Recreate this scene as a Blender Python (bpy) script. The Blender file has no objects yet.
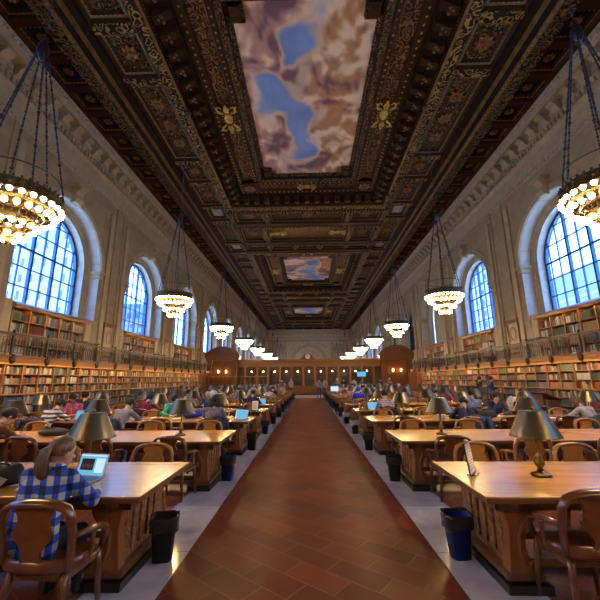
import bpy, bmesh, math, random
from mathutils import Vector, Matrix, noise
random.seed(7)
noise.seed_set(4)
PI = math.pi
C = bpy.context.scene.collection
sc = bpy.context.scene

# ------------------------------------------------------------------ helpers
class MB:
    """collects geometry, then links it as ONE mesh object"""
    def __init__(s):
        s.v = []; s.f = []; s.m = []; s.sm = []
    def add(s, vs, fs, m=0, smooth=False):
        b = len(s.v)
        s.v.extend([tuple(p) for p in vs])
        for f in fs:
            s.f.append(tuple(b + i for i in f)); s.m.append(m); s.sm.append(smooth)
        return s
    def box(s, x0, x1, y0, y1, z0, z1, m=0, M=None):
        vs = [Vector((x, y, z)) for x in (x0, x1) for y in (y0, y1) for z in (z0, z1)]
        if M is not None: vs = [M @ v for v in vs]
        return s.add(vs, [(0, 1, 3, 2), (4, 6, 7, 5), (0, 4, 5, 1), (2, 3, 7, 6), (0, 2, 6, 4), (1, 5, 7, 3)], m)
    def cbox(s, cx, cy, cz, sx, sy, sz, m=0, M=None):
        return s.box(cx-sx/2, cx+sx/2, cy-sy/2, cy+sy/2, cz-sz/2, cz+sz/2, m, M)
    def lathe(s, prof, seg=16, c=(0, 0, 0), m=0, smooth=True, caps=True, M=None):
        vs = []; fs = []
        n = len(prof)
        for r, z in prof:
            for k in range(seg):
                a = 2*PI*k/seg
                vs.append(Vector((c[0]+r*math.cos(a), c[1]+r*math.sin(a), c[2]+z)))
        for i in range(n-1):
            for k in range(seg):
                k2 = (k+1) % seg
                fs.append((i*seg+k, i*seg+k2, (i+1)*seg+k2, (i+1)*seg+k))
        if caps:
            fs.append(tuple(reversed(range(seg)))); fs.append(tuple((n-1)*seg+k for k in range(seg)))
        if M is not None: vs = [M @ v for v in vs]
        return s.add(vs, fs, m, smooth)
    def tube(s, pts, r, seg=8, m=0, closed=False, smooth=True, flat=None):
        """r: number or list; flat=(a,b) scales the section along the side / up axes"""
        pts = [Vector(p) for p in pts]; n = len(pts)
        rs = r if isinstance(r, (list, tuple)) else [r]*n
        up0 = None; vs = []; fs = []
        for i, p in enumerate(pts):
            if closed: t = (pts[(i+1) % n]-pts[i-1])
            else: t = pts[min(i+1, n-1)]-pts[max(i-1, 0)]
            t.normalize()
            if up0 is None:
                up0 = Vector((0, 0, 1)) if abs(t.z) < .9 else Vector((0, 1, 0))
            a = t.cross(up0)
            if a.length < 1e-6: a = t.orthogonal()
            a.normalize(); b = a.cross(t).normalized(); up0 = b
            fa, fb = flat if flat else (1, 1)
            for k in range(seg):
                th = 2*PI*k/seg
                vs.append(p + a*(rs[i]*fa*math.cos(th)) + b*(rs[i]*fb*math.sin(th)))
        for i in range(n if closed else n-1):
            j = (i+1) % n
            for k in range(seg):
                k2 = (k+1) % seg
                fs.append((i*seg+k, i*seg+k2, j*seg+k2, j*seg+k))
        if not closed:
            fs.append(tuple(reversed(range(seg)))); fs.append(tuple((n-1)*seg+k for k in range(seg)))
        return s.add(vs, fs, m, smooth)
    def prism(s, poly, f0, f1, m=0, smooth=False):
        """poly: list of 2D points; f0/f1 map a 2D point to 3D for both end faces"""
        n = len(poly)
        vs = [f0(*p) for p in poly] + [f1(*p) for p in poly]
        fs = [tuple(reversed(range(n))), tuple(range(n, 2*n))]
        fs += [(i, (i+1) % n, n+(i+1) % n, n+i) for i in range(n)]
        return s.add(vs, fs, m, smooth)
    def sphere(s, c, r, seg=10, rings=6, m=0, sc_=(1, 1, 1)):
        prof = [(max(1e-4, r*math.sin(PI*i/rings)), -r*math.cos(PI*i/rings)) for i in range(rings+1)]
        M = Matrix.Translation(c) @ Matrix.Diagonal((sc_[0], sc_[1], sc_[2], 1))
        return s.lathe(prof, seg, (0, 0, 0), m, True, False, M)
    def capsule(s, a, b, ra, rb, seg=10, m=0):
        a = Vector(a); b = Vector(b); d = b-a; L = max(d.length, 1e-5)
        q = d.to_track_quat('Z', 'Y').to_matrix().to_4x4()
        prof = []
        for i in range(5):
            t = PI/2*i/4
            prof.append((max(1e-4, ra*math.sin(t)), -ra*math.cos(t)))
        for i in range(5):
            t = PI/2*(1-i/4)
            prof.append((max(1e-4, rb*math.sin(t)), L+rb*math.cos(t)))
        return s.lathe(prof, seg, (0, 0, 0), m, True, False, Matrix.Translation(a) @ q)
    def mesh(s, name, mats):
        me = bpy.data.meshes.new(name)
        me.from_pydata(s.v, [], s.f)
        for q in (mats if isinstance(mats, (list, tuple)) else [mats]): me.materials.append(q)
        me.polygons.foreach_set('material_index', s.m)
        me.polygons.foreach_set('use_smooth', s.sm)
        bm = bmesh.new(); bm.from_mesh(me); bmesh.ops.recalc_face_normals(bm, faces=bm.faces); bm.to_mesh(me); bm.free()
        me.update()
        return me
    def build(s, name, mats, parent=None, bevel=0, loc=None, segs=2):
        o = bpy.data.objects.new(name, s.mesh(name, mats)); C.objects.link(o)
        if parent is not None: o.parent = parent
        if loc is not None: o.location = loc
        if bevel:
            b = o.modifiers.new('bevel', 'BEVEL'); b.width = bevel; b.segments = segs; b.limit_method = 'ANGLE'; b.angle_limit = .7
        return o

def tag(o, label=None, cat=None, group=None, kind=None):
    if label: o['label'] = label
    if cat: o['category'] = cat
    if group: o['group'] = group
    if kind: o['kind'] = kind
    return o
def thing(name, label, cat, loc=(0, 0, 0), rz=0, group=None):
    o = bpy.data.objects.new(name, None); C.objects.link(o); o.empty_display_size = .1
    o.location = loc; o.rotation_euler = (0, 0, rz)
    return tag(o, label, cat, group)
def dup(root, loc, rz, label, group=None, scale=None):
    r = root.copy(); C.objects.link(r); r.location = loc; r.rotation_euler = (0, 0, rz)
    if scale: r.scale = scale
    r['label'] = label
    if group: r['group'] = group
    for ch in root.children:
        c = ch.copy(); C.objects.link(c); c.parent = r
        for g in ch.children:
            d = g.copy(); C.objects.link(d); d.parent = c
    return r
def smooth(a, b, x):
    t = min(1, max(0, (x-a)/(b-a))); return t*t*(3-2*t)
ORD = 'first second third fourth fifth sixth seventh eighth ninth tenth eleventh twelfth thirteenth fourteenth fifteenth sixteenth seventeenth eighteenth nineteenth twentieth twenty-first twenty-second twenty-third twenty-fourth twenty-fifth twenty-sixth twenty-seventh twenty-eighth twenty-ninth thirtieth thirty-first thirty-second thirty-third thirty-fourth thirty-fifth thirty-sixth'.split()

# ------------------------------------------------------------------ camera maths (fitted to the photograph)
F, PITCH, YAW, ROLL, CAMZ = 351.5, math.radians(12.76), math.radians(1.38), math.radians(-.42), 1.7
fw = Vector((-math.sin(YAW)*math.cos(PITCH), math.cos(YAW)*math.cos(PITCH), math.sin(PITCH)))
r0 = Vector((math.cos(YAW), math.sin(YAW), 0)); u0 = r0.cross(fw)
rt = r0*math.cos(ROLL)+u0*math.sin(ROLL); up = -r0*math.sin(ROLL)+u0*math.cos(ROLL)
def proj(p):
    d = Vector(p)-Vector((0, 0, CAMZ)); z = d.dot(fw)
    if z < .05: return None
    return 300+F*d.dot(rt)/z, 300-F*d.dot(up)/z, z
def inview(p, pad=30):
    q = proj(p); return q is not None and -pad < q[0] < 600+pad and -pad < q[1] < 600+pad
cam = bpy.data.cameras.new('camera'); co = bpy.data.objects.new('camera', cam); C.objects.link(co)
cam.sensor_width = 36; cam.lens = F/600*36; cam.clip_start = .05; cam.clip_end = 500
Mc = Matrix((rt, up, -fw)).transposed().to_4x4(); Mc.translation = (0, 0, CAMZ); co.matrix_world = Mc
sc.camera = co

# ------------------------------------------------------------------ materials
def newmat(name):
    m = bpy.data.materials.new(name); m.use_nodes = True
    nt = m.node_tree; nt.nodes.clear()
    out = nt.nodes.new('ShaderNodeOutputMaterial'); b = nt.nodes.new('ShaderNodeBsdfPrincipled')
    nt.links.new(b.outputs[0], out.inputs[0])
    return m, nt, b, out
def N(nt, t, **kw):
    n = nt.nodes.new(t)
    for k, v in kw.items():
        if k in n.inputs.keys() if isinstance(k, str) else False: n.inputs[k].default_value = v
        else: setattr(n, k, v)
    return n
def ramp(nt, fac, stops):
    r = nt.nodes.new('ShaderNodeValToRGB'); e = r.color_ramp.elements
    while len(e) < len(stops): e.new(.5)
    for i, (p, c) in enumerate(stops): e[i].position = p; e[i].color = (*c, 1)
    nt.links.new(fac, r.inputs[0]); return r.outputs[0]
def coords(nt, scale=(1, 1, 1), rot=(0, 0, 0), kind='Object'):
    tc = nt.nodes.new('ShaderNodeTexCoord'); mp = nt.nodes.new('ShaderNodeMapping')
    mp.inputs['Scale'].default_value = scale; mp.inputs['Rotation'].default_value = rot
    nt.links.new(tc.outputs[kind], mp.inputs[0]); return mp.outputs[0]
def plain(name, c, rough=.5, metal=0, var=.15, vs=6, bump=0, spec=.4, coat=0):
    m, nt, b, _ = newmat(name)
    co_ = coords(nt)
    n = N(nt, 'ShaderNodeTexNoise'); n.inputs['Scale'].default_value = vs; n.inputs['Detail'].default_value = 4
    nt.links.new(co_, n.inputs[0])
    nt.links.new(ramp(nt, n.outputs[0], [(.3, tuple(x*(1-var) for x in c)), (.7, tuple(min(1, x*(1+var)) for x in c))]), b.inputs['Base Color'])
    b.inputs['Roughness'].default_value = rough; b.inputs['Metallic'].default_value = metal
    b.inputs['Specular IOR Level'].default_value = spec
    if coat: b.inputs['Coat Weight'].default_value = coat; b.inputs['Coat Roughness'].default_value = .12
    if bump:
        bp = N(nt, 'ShaderNodeBump'); bp.inputs['Strength'].default_value = bump; bp.inputs['Distance'].default_value = .02
        nt.links.new(n.outputs[0], bp.inputs['Height']); nt.links.new(bp.outputs[0], b.inputs['Normal'])
    return m
def wood(name, c1, c2, rough=.4, scale=(2, 14, 14), coat=0.0):
    m, nt, b, _ = newmat(name)
    co_ = coords(nt, scale)
    n = N(nt, 'ShaderNodeTexNoise'); n.inputs['Scale'].default_value = 1.5; n.inputs['Detail'].default_value = 6; n.inputs['Distortion'].default_value = .6
    nt.links.new(co_, n.inputs[0])
    nt.links.new(ramp(nt, n.outputs[0], [(.3, c1), (.7, c2)]), b.inputs['Base Color'])
    b.inputs['Roughness'].default_value = rough
    if coat: b.inputs['Coat Weight'].default_value = coat; b.inputs['Coat Roughness'].default_value = .15
    return m
def carved(name, dark, gold, scale=5, metal=.35, thr=.5, kind=0, sc3=(1, 1, 1), bump=.8):
    """carved and part-gilded ornament: swirling relief"""
    m, nt, b, _ = newmat(name)
    co_ = coords(nt, sc3)
    n = N(nt, 'ShaderNodeTexNoise'); n.inputs['Scale'].default_value = scale*.5; n.inputs['Detail'].default_value = 2; nt.links.new(co_, n.inputs[0])
    mx = N(nt, 'ShaderNodeMix', data_type='VECTOR'); mx.inputs[0].default_value = .12 if kind == 0 else .05
    nt.links.new(co_, mx.inputs[4]); nt.links.new(n.outputs[1], mx.inputs[5])
    w = N(nt, 'ShaderNodeTexVoronoi'); w.feature = 'SMOOTH_F1'; w.inputs['Scale'].default_value = scale; nt.links.new(mx.outputs[1], w.inputs[0])
    sn = N(nt, 'ShaderNodeMath', operation='SINE'); ml = N(nt, 'ShaderNodeMath', operation='MULTIPLY'); ml.inputs[1].default_value = 22
    nt.links.new(w.outputs['Distance'], ml.inputs[0]); nt.links.new(ml.outputs[0], sn.inputs[0])
    ad = N(nt, 'ShaderNodeMath', operation='MULTIPLY_ADD'); ad.inputs[1].default_value = .5; ad.inputs[2].default_value = .5
    nt.links.new(sn.outputs[0], ad.inputs[0])
    nt.links.new(ramp(nt, ad.outputs[0], [(thr-.12, dark), (thr+.18, gold)]), b.inputs['Base Color'])
    b.inputs['Roughness'].default_value = .42; b.inputs['Metallic'].default_value = metal
    bp = N(nt, 'ShaderNodeBump'); bp.inputs['Strength'].default_value = bump; bp.inputs['Distance'].default_value = .04
    nt.links.new(ad.outputs[0], bp.inputs['Height']); nt.links.new(bp.outputs[0], b.inputs['Normal'])
    return m
def matte(m, v=.12):
    for n in m.node_tree.nodes:
        if n.type == 'BSDF_PRINCIPLED': n.inputs['Specular IOR Level'].default_value = v
    return m
def emit(name, c, s):
    m = bpy.data.materials.new(name); m.use_nodes = True; nt = m.node_tree; nt.nodes.clear()
    out = nt.nodes.new('ShaderNodeOutputMaterial'); e = nt.nodes.new('ShaderNodeEmission')
    e.inputs[0].default_value = (*c, 1); e.inputs[1].default_value = s; nt.links.new(e.outputs[0], out.inputs[0]); return m
def stone_wall(name, axes, c1, c2, mortar):
    m, nt, b, _ = newmat(name)
    tc = nt.nodes.new('ShaderNodeTexCoord'); sp = nt.nodes.new('ShaderNodeSeparateXYZ'); cb = nt.nodes.new('ShaderNodeCombineXYZ')
    nt.links.new(tc.outputs['Object'], sp.inputs[0])
    nt.links.new(sp.outputs[axes[0]], cb.inputs[0]); nt.links.new(sp.outputs[axes[1]], cb.inputs[1])
    br = N(nt, 'ShaderNodeTexBrick'); br.inputs['Scale'].default_value = 1; br.inputs['Brick Width'].default_value = 1.35; br.inputs['Row Height'].default_value = .62
    br.inputs['Mortar Size'].default_value = .007; br.inputs['Color1'].default_value = (*c1, 1); br.inputs['Color2'].default_value = (*c2, 1); br.inputs['Mortar'].default_value = (*mortar, 1)
    nt.links.new(cb.outputs[0], br.inputs[0])
    n = N(nt, 'ShaderNodeTexNoise'); n.inputs['Scale'].default_value = 2.5; n.inputs['Detail'].default_value = 6; nt.links.new(tc.outputs['Object'], n.inputs[0])
    mx = N(nt, 'ShaderNodeMix', data_type='RGBA', blend_type='MULTIPLY'); mx.inputs[0].default_value = .6
    nt.links.new(br.outputs[0], mx.inputs[6]); nt.links.new(ramp(nt, n.outputs[0], [(.3, (.7, .66, .6)), (.7, (1, 1, 1))]), mx.inputs[7])
    nt.links.new(mx.outputs[2], b.inputs['Base Color']); b.inputs['Roughness'].default_value = .75
    bp = N(nt, 'ShaderNodeBump'); bp.inputs['Strength'].default_value = .25; bp.inputs['Distance'].default_value = .01
    nt.links.new(n.outputs[0], bp.inputs['Height']); nt.links.new(bp.outputs[0], b.inputs['Normal'])
    return m
M = {}
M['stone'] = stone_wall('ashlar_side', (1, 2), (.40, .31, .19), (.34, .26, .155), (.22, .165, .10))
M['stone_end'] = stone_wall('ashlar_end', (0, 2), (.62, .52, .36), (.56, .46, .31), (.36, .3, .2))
M['limestone'] = plain('limestone', (.42, .335, .215), .7, var=.12, vs=3)
M['reveal'] = stone_wall('ashlar_reveal', (1, 2), (.58, .58, .57), (.54, .54, .53), (.42, .42, .41))
M['cornice'] = carved('cornice_ornament', (.24, .19, .14), (.46, .4, .32), 7, 0, .35)
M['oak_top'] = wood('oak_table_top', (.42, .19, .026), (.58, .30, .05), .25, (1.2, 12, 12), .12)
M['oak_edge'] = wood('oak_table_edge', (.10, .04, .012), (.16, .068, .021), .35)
M['oak_dark'] = wood('oak_dark', (.12, .052, .018), (.2, .09, .033), .4)
M['oak_carved'] = carved('oak_carved', (.15, .062, .018), (.25, .115, .034), 9, 0, .4, bump=.3)
M['plinth'] = plain('black_plinth', (.009, .008, .009), .4)
M['chair'] = wood('chair_wood', (.085, .027, .007), (.15, .052, .014), .28, (6, 6, 10), .35)
M['chair2'] = wood('chair_wood_honey', (.26, .11, .025), (.38, .18, .045), .28, (6, 6, 10), .35)
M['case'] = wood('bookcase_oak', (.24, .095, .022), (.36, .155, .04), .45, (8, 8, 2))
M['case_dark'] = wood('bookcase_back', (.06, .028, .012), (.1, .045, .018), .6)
M['fascia'] = wood('gallery_fascia', (.30, .12, .03), (.42, .18, .05), .4, (10, 1.5, 10))
M['screen'] = wood('screen_oak', (.17, .058, .015), (.27, .098, .026), .38, (8, 8, 1.5), .15)
M['screen_dark'] = wood('screen_oak_dark', (.10, .04, .014), (.16, .065, .022), .42, (8, 8, 1.5))
M['bronze'] = plain('dark_bronze', (.055, .042, .03), .35, .85, .3, 10)
M['iron'] = plain('rail_bronze', (.085, .06, .042), .42, .55, .3, 14)
M['gilt'] = carved('gilt_pierced', (.016, .011, .005), (.13, .085, .025), 26, .5, .5)
M['brass'] = plain('aged_brass', (.20, .13, .038), .35, .9, .2, 8)
M['chain'] = plain('chain_iron', (.05, .05, .075), .35, .8)
M['lamp'] = plain('lamp_shade_bronze', (.18, .148, .092), .33, 1, .12, 3)
M['marble'] = None
M['gold'] = plain('gold_leaf', (.62, .37, .075), .35, .6, .35, 9)
M['ceil_dark'] = plain('ceiling_umber', (.022, .0095, .005), .5, .1, .3, 3)
M['ceil_brown'] = wood('ceiling_brown', (.035, .014, .006), (.062, .026, .010), .4, (4, 4, 4))
M['ceil_blue'] = plain('coffer_ground', (.012, .013, .022), .5, 0, .3, 3)
M['ceil_red'] = plain('coffer_rail_red', (.05, .013, .012), .5, 0, .3, 3)
M['guilloche'] = carved('guilloche_band', (.022, .012, .009), (.20, .115, .036), 5.5, .3, .66)
M['scroll'] = carved('gilt_scroll_band', (.024, .012, .007), (.36, .21, .055), 4.6, .35, .64)
M['panel_gilt'] = carved('gilt_arabesque_panel', (.030, .014, .007), (.24, .135, .04), 7.5, .3, .66)
M['panel_red'] = carved('gilt_red_panel', (.05, .014, .006), (.26, .12, .034), 5, .3, .62)
M['glassbar'] = plain('window_steel', (.025, .085, .22), .35, .2)
M['skin'] = plain('skin_light', (.58, .36, .26), .5, var=.06)
M['skin2'] = plain('skin_tan', (.38, .21, .13), .5, var=.06)
M['white_paper'] = plain('paper', (.72, .71, .68), .6, var=.03)
M['black_plastic'] = plain('black_plastic', (.018, .018, .02), .3)
M['aluminium'] = plain('aluminium', (.6, .6, .62), .3, .8, .05)
M['bulb'] = emit('lit_bulb', (1, .67, .31), 150)
M['bulb_far'] = emit('lit_bulb_distant_hall', (1, .70, .36), 330)
M['bulb_mid'] = emit('lit_bulb_merged', (1, .68, .33), 230)
M['lampbulb'] = emit('lit_lamp_bulb', (1, .60, .18), 520)
M['strip'] = emit('shelf_strip_light', (1, .68, .28), 50)
M['nook'] = emit('alcove_globe', (1, .62, .24), 60)

for q in ('ceil_dark', 'ceil_brown', 'ceil_blue', 'ceil_red', 'guilloche', 'scroll', 'panel_gilt', 'panel_red'): matte(M[q], .1)
def floor_mat():
    m, nt, b, _ = newmat('terracotta_tiles')
    co_ = coords(nt, (1, 1, 1), (0, 0, math.radians(38)))
    br = N(nt, 'ShaderNodeTexBrick'); br.inputs['Scale'].default_value = 1; br.inputs['Brick Width'].default_value = .54; br.inputs['Row Height'].default_value = .27
    br.inputs['Mortar Size'].default_value = .0075; br.inputs['Mortar Smooth'].default_value = .2; br.inputs['Bias'].default_value = 0
    br.inputs['Color1'].default_value = (.19, .042, .016, 1); br.inputs['Color2'].default_value = (.10, .022, .010, 1); br.inputs['Mortar'].default_value = (.19, .082, .047, 1)
    nt.links.new(co_, br.inputs[0])
    n = N(nt, 'ShaderNodeTexNoise'); n.inputs['Scale'].default_value = 1.3; n.inputs['Detail'].default_value = 6
    tc = nt.nodes.new('ShaderNodeTexCoord'); nt.links.new(tc.outputs['Object'], n.inputs[0])
    mx = N(nt, 'ShaderNodeMix', data_type='RGBA', blend_type='MULTIPLY'); mx.inputs[0].default_value = .8
    nt.links.new(br.outputs[0], mx.inputs[6]); nt.links.new(ramp(nt, n.outputs[0], [(.3, (.88, .86, .86)), (.7, (1.06, 1.05, 1.03))]), mx.inputs[7])
    nt.links.new(mx.outputs[2], b.inputs['Base Color'])
    nt.links.new(ramp(nt, n.outputs[0], [(.3, (.44,)*3), (.75, (.3,)*3)]), b.inputs['Roughness'])
    bp = N(nt, 'ShaderNodeBump'); bp.inputs['Strength'].default_value = .35; bp.inputs['Distance'].default_value = .006
    n2 = N(nt, 'ShaderNodeTexNoise'); n2.inputs['Scale'].default_value = 3.2; nt.links.new(tc.outputs['Object'], n2.inputs[0])
    sm = N(nt, 'ShaderNodeMath', operation='MULTIPLY_ADD'); sm.inputs[1].default_value = .45; nt.links.new(n2.outputs[0], sm.inputs[0]); iv = N(nt, 'ShaderNodeMath', operation='MULTIPLY'); iv.inputs[1].default_value = -1; nt.links.new(br.outputs['Fac'], iv.inputs[0]); nt.links.new(iv.outputs[0], sm.inputs[2])
    nt.links.new(sm.outputs[0], bp.inputs['Height']); nt.links.new(bp.outputs[0], b.inputs['Normal'])
    return m
def marble_mat(ro=.14):
    m, nt, b, _ = newmat('pale_marble')
    co_ = coords(nt)
    br = N(nt, 'ShaderNodeTexBrick'); br.offset = 0; br.inputs['Scale'].default_value = 1; br.inputs['Brick Width'].default_value = 30; br.inputs['Row Height'].default_value = 1.34
    br.inputs['Mortar Size'].default_value = .006; br.inputs['Color1'].default_value = (.50, .49, .56, 1); br.inputs['Color2'].default_value = (.44, .43, .50, 1); br.inputs['Mortar'].default_value = (.2, .19, .2, 1)
    nt.links.new(co_, br.inputs[0])
    n = N(nt, 'ShaderNodeTexNoise'); n.inputs['Scale'].default_value = 2; n.inputs['Detail'].default_value = 8; n.inputs['Distortion'].default_value = 1.4; nt.links.new(co_, n.inputs[0])
    mx = N(nt, 'ShaderNodeMix', data_type='RGBA', blend_type='MULTIPLY'); mx.inputs[0].default_value = .6
    nt.links.new(br.outputs[0], mx.inputs[6]); nt.links.new(ramp(nt, n.outputs[0], [(.35, (.7, .7, .75)), (.6, (1, 1, 1))]), mx.inputs[7])
    nt.links.new(mx.outputs[2], b.inputs['Base Color']); b.inputs['Roughness'].default_value = ro
    return m
M['floor'] = floor_mat(); M['marble'] = marble_mat()
def objcol_mat(name, rough=.6):
    m, nt, b, _ = newmat(name)
    oi = nt.nodes.new('ShaderNodeObjectInfo'); nt.links.new(oi.outputs['Color'], b.inputs['Base Color']); b.inputs['Roughness'].default_value = rough
    return m
def attr_mat(name, rough=.6):
    m, nt, b, _ = newmat(name)
    a = nt.nodes.new('ShaderNodeVertexColor'); a.layer_name = 'Col'; nt.links.new(a.outputs[0], b.inputs['Base Color']); b.inputs['Roughness'].default_value = rough
    return m
M['book'] = objcol_mat('book_cloth'); M['book_mass'] = attr_mat('book_cloth_mass'); M['mural'] = attr_mat('ceiling_painting', .8)
def glass_mat():
    m = bpy.data.materials.new('window_glass'); m.use_nodes = True; nt = m.node_tree; nt.nodes.clear()
    out = nt.nodes.new('ShaderNodeOutputMaterial'); mx = nt.nodes.new('ShaderNodeMixShader'); t = nt.nodes.new('ShaderNodeBsdfTransparent'); g = nt.nodes.new('ShaderNodeBsdfGlossy')
    t.inputs[0].default_value = (.86, .93, 1, 1); g.inputs['Roughness'].default_value = .05; mx.inputs[0].default_value = .05
    nt.links.new(t.outputs[0], mx.inputs[1]); nt.links.new(g.outputs[0], mx.inputs[2]); nt.links.new(mx.outputs[0], out.inputs[0]); return m
M['glass'] = glass_mat()

# ------------------------------------------------------------------ the room shell
YB, YE, ZC = -6.0, 95.0, 14.8            # back, far end, ceiling edge
WX = 11.9                                 # pier face
WCS = {-1: [16.05+8.75*k for k in range(-2, 9)], 1: [-1.5, 7.1, 16.15]+[25.35+8.7*k for k in range(8)]}   # window centres
AR, ASP, GZ = 2.9, 7.7, 2.65              # opening radius, spring height, gallery floor
def structure(o): o['kind'] = 'structure'; return o

fl = MB(); fl.box(-13.2, 13.2, YB-.5, YE+.5, -.2, 0); structure(fl.build('floor', M['floor']))
for i, s in enumerate((-1, 1)):
    b = MB(); x0, x1 = sorted((s*1.25, s*1.87)); b.box(x0, x1, YB, 34.8, .0, .004)
    structure(b.build('trim_%d' % (i+1), M['marble']))
b = MB(); b.box(-11.0, 11.0, 34.8, 40.4, 0, .004); structure(b.build('trim_3', marble_mat(.5)))

def arch_pts(c, r, n=28, zs=ASP, zb=GZ):
    return [(c-r, zb)] + [(c-r*math.cos(PI*i/n), zs+r*math.sin(PI*i/n)) for i in range(n+1)] + [(c+r, zb)]
def build_wall(side):
    w = MB(); X = side*WX; WC = WCS[side]
    def P(y, z, x=None): return (X if x is None else side*x, y, z)
    w.add([P(YB, 0), P(YE, 0), P(YE, GZ), P(YB, GZ)], [(0, 1, 2, 3)])
    ys = [YB]
    for c in WC:
        if c-AR < YB: continue
        w.add([P(ys[-1], GZ), P(c-AR, GZ), P(c-AR, ZC+.6), P(ys[-1], ZC+.6)], [(0, 1, 2, 3)])
        a = arch_pts(c, AR)
        for i in range(1, len(a)-2):
            w.add([P(*a[i]), P(*a[i+1]), P(a[i+1][0], ZC+.6), P(a[i][0], ZC+.6)], [(0, 1, 2, 3)])
        # stepped reveals
        prof = [(WX, AR), (WX+.55, AR), (WX+.55, AR-.06), (WX+.6, AR-.10), (WX+.58, AR-.22), (WX+.64, AR-.26), (WX+.64, AR-.45), (13.0, AR-.45)]
        for (xa, ra), (xb, rb) in zip(prof[:-1], prof[1:]):
            pa = arch_pts(c, ra); pb = arch_pts(c, rb)
            for i in range(len(pa)-1):
                w.add([P(*pa[i], xa), P(*pa[i+1], xa), P(*pb[i+1], xb), P(*pb[i], xb)], [(0, 1, 2, 3)], 1 if xb-xa > .2 else 2)
        # masonry below the sill, behind the upper bookcase, and the stone shoulders beside it
        w.add([P(c-AR, GZ, 12.9), P(c+AR, GZ, 12.9), P(c+AR, 4.97, 12.9), P(c-AR, 4.97, 12.9)], [(0, 1, 2, 3)], 2)
        x0, x1 = sorted((side*11.98, side*12.9))
        for s2 in (-1, 1):
            y0, y1 = sorted((c+s2*2.42, c+s2*(AR+.02)))
            w.box(x0, x1, y0, y1, GZ, 4.97, 2)
        x0, x1 = sorted((side*12.4, side*13.1)); w.box(x0, x1, c-AR, c+AR, 4.90, 4.98, 2)
        ys.append(c+AR)
    w.add([P(ys[-1], GZ), P(YE, GZ), P(YE, ZC+.6), P(ys[-1], ZC+.6)], [(0, 1, 2, 3)])
    o = structure(w.build('wall_left' if side < 0 else 'wall_right', [M['stone'], M['reveal'], M['limestone']]))
    # applied stone: archivolts, keystones, imposts, pilaster strips
    t = MB()
    for c in WC:
        if c-AR < YB or c+AR+1 > YE: continue
        pr = [(WX, AR+.02), (WX-.09, AR+.02), (WX-.09, AR+.16), (WX-.04, AR+.18), (WX-.07, AR+.34), (WX, AR+.38)]
        n = 30
        for (xa, ra), (xb, rb) in zip(pr[:-1], pr[1:]):
            for i in range(n):
                a0, a1 = PI*i/n, PI*(i+1)/n
                q = lambda r, a: (c-r*math.cos(a), ASP+r*math.sin(a))
                t.add([P(*q(ra, a0), xa), P(*q(ra, a1), xa), P(*q(rb, a1), xb), P(*q(rb, a0), xb)], [(0, 1, 2, 3)])
        # keystone console
        poly = [(0, 10.45), (.28, 10.5), (.42, 10.7), (.30, 10.95), (.36, 11.12), (.48, 11.2), (.48, 11.32), (0, 11.32)]
        t.prism(poly, lambda d, z: P(c-.24, z, WX-d), lambda d, z: P(c+.24, z, WX-d))
        t.box(*sorted((side*(WX-.55), side*WX)), c-.42, c+.42, 11.32, 11.42)
        for s2 in (-1, 1):      # impost blocks wrapping the jamb
            for (zz, hh, pj) in ((7.36, .07, .07), (7.43, .18, .04), (7.61, .07, .10), (7.68, .10, .16)):
                y0, y1 = sorted((c+s2*(AR-pj-.02), c+s2*(AR+.2+pj)))
                t.box(*sorted((side*(WX-pj-.02), side*(WX+.56))), y0, y1, zz, zz+hh)
            for (dy, wd, pj) in ((3.48, .34, .12), (3.95, .06, .1)):  # pilaster strips
                yy = c+s2*dy
                t.box(*sorted((side*(WX-pj), side*WX)), yy-wd/2, yy+wd/2, GZ, 11.6 if wd > .1 else 12.3)
            t.box(*sorted((side*(WX-.17), side*WX)), c+s2*3.48-.22, c+s2*3.48+.22, GZ, GZ+.75)
    structure(t.build('trim_%d' % (4 if side < 0 else 5), M['limestone'], bevel=.012, segs=1))
    # cornice
    k = MB()
    prof = [(WX, 12.12), (WX-.06, 12.16), (WX-.08, 12.3), (WX-.03, 12.36), (WX-.03, 13.1), (WX-.12, 13.2), (WX-.16, 13.32), (WX-.16, 13.6), (WX-.24, 13.64), (WX-.24, 13.70), (WX-.1, 13.74), (WX-.1, 14.24),
            (WX-.66, 14.25), (WX-.66, 14.5), (WX-.7, 14.56), (WX-.76, 14.72), (WX-.76, 14.9)]
    for i, ((xa, za), (xb, zb)) in enumerate(zip(prof[:-1], prof[1:])):
        k.add([P(YB, za, xa), P(YE, za, xa), P(YE, zb, xb), P(YB, zb, xb)], [(0, 1, 2, 3)], 1 if i in (1, 14) else 0)
    y = YB+.2
    while y < YE-1:
        if y < 70:
            k.box(*sorted((side*(WX-.30), side*(WX-.1))), y, y+.14, 13.34, 13.59)     # dentil
        y += .26
    y = YB+.3
    while y < YE-1:                       # modillions
        k.prism([(.08, 13.72), (.2, 13.72), (.34, 13.82), (.40, 13.98), (.56, 14.08), (.60, 14.16), (.56, 14.24), (.08, 14.24)], lambda d, z: (side*(WX-d), y, z), lambda d, z: (side*(WX-d), y+.40, z))
        k.sphere((side*(WX-.16), y+.63, 14.0), .17, 8, 6, 0, (.6, 1, 1))
        y += .86
    structure(k.build('trim_%d' % (6 if side < 0 else 7), [M['limestone'], M['cornice']]))
build_wall(-1); build_wall(1)

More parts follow.
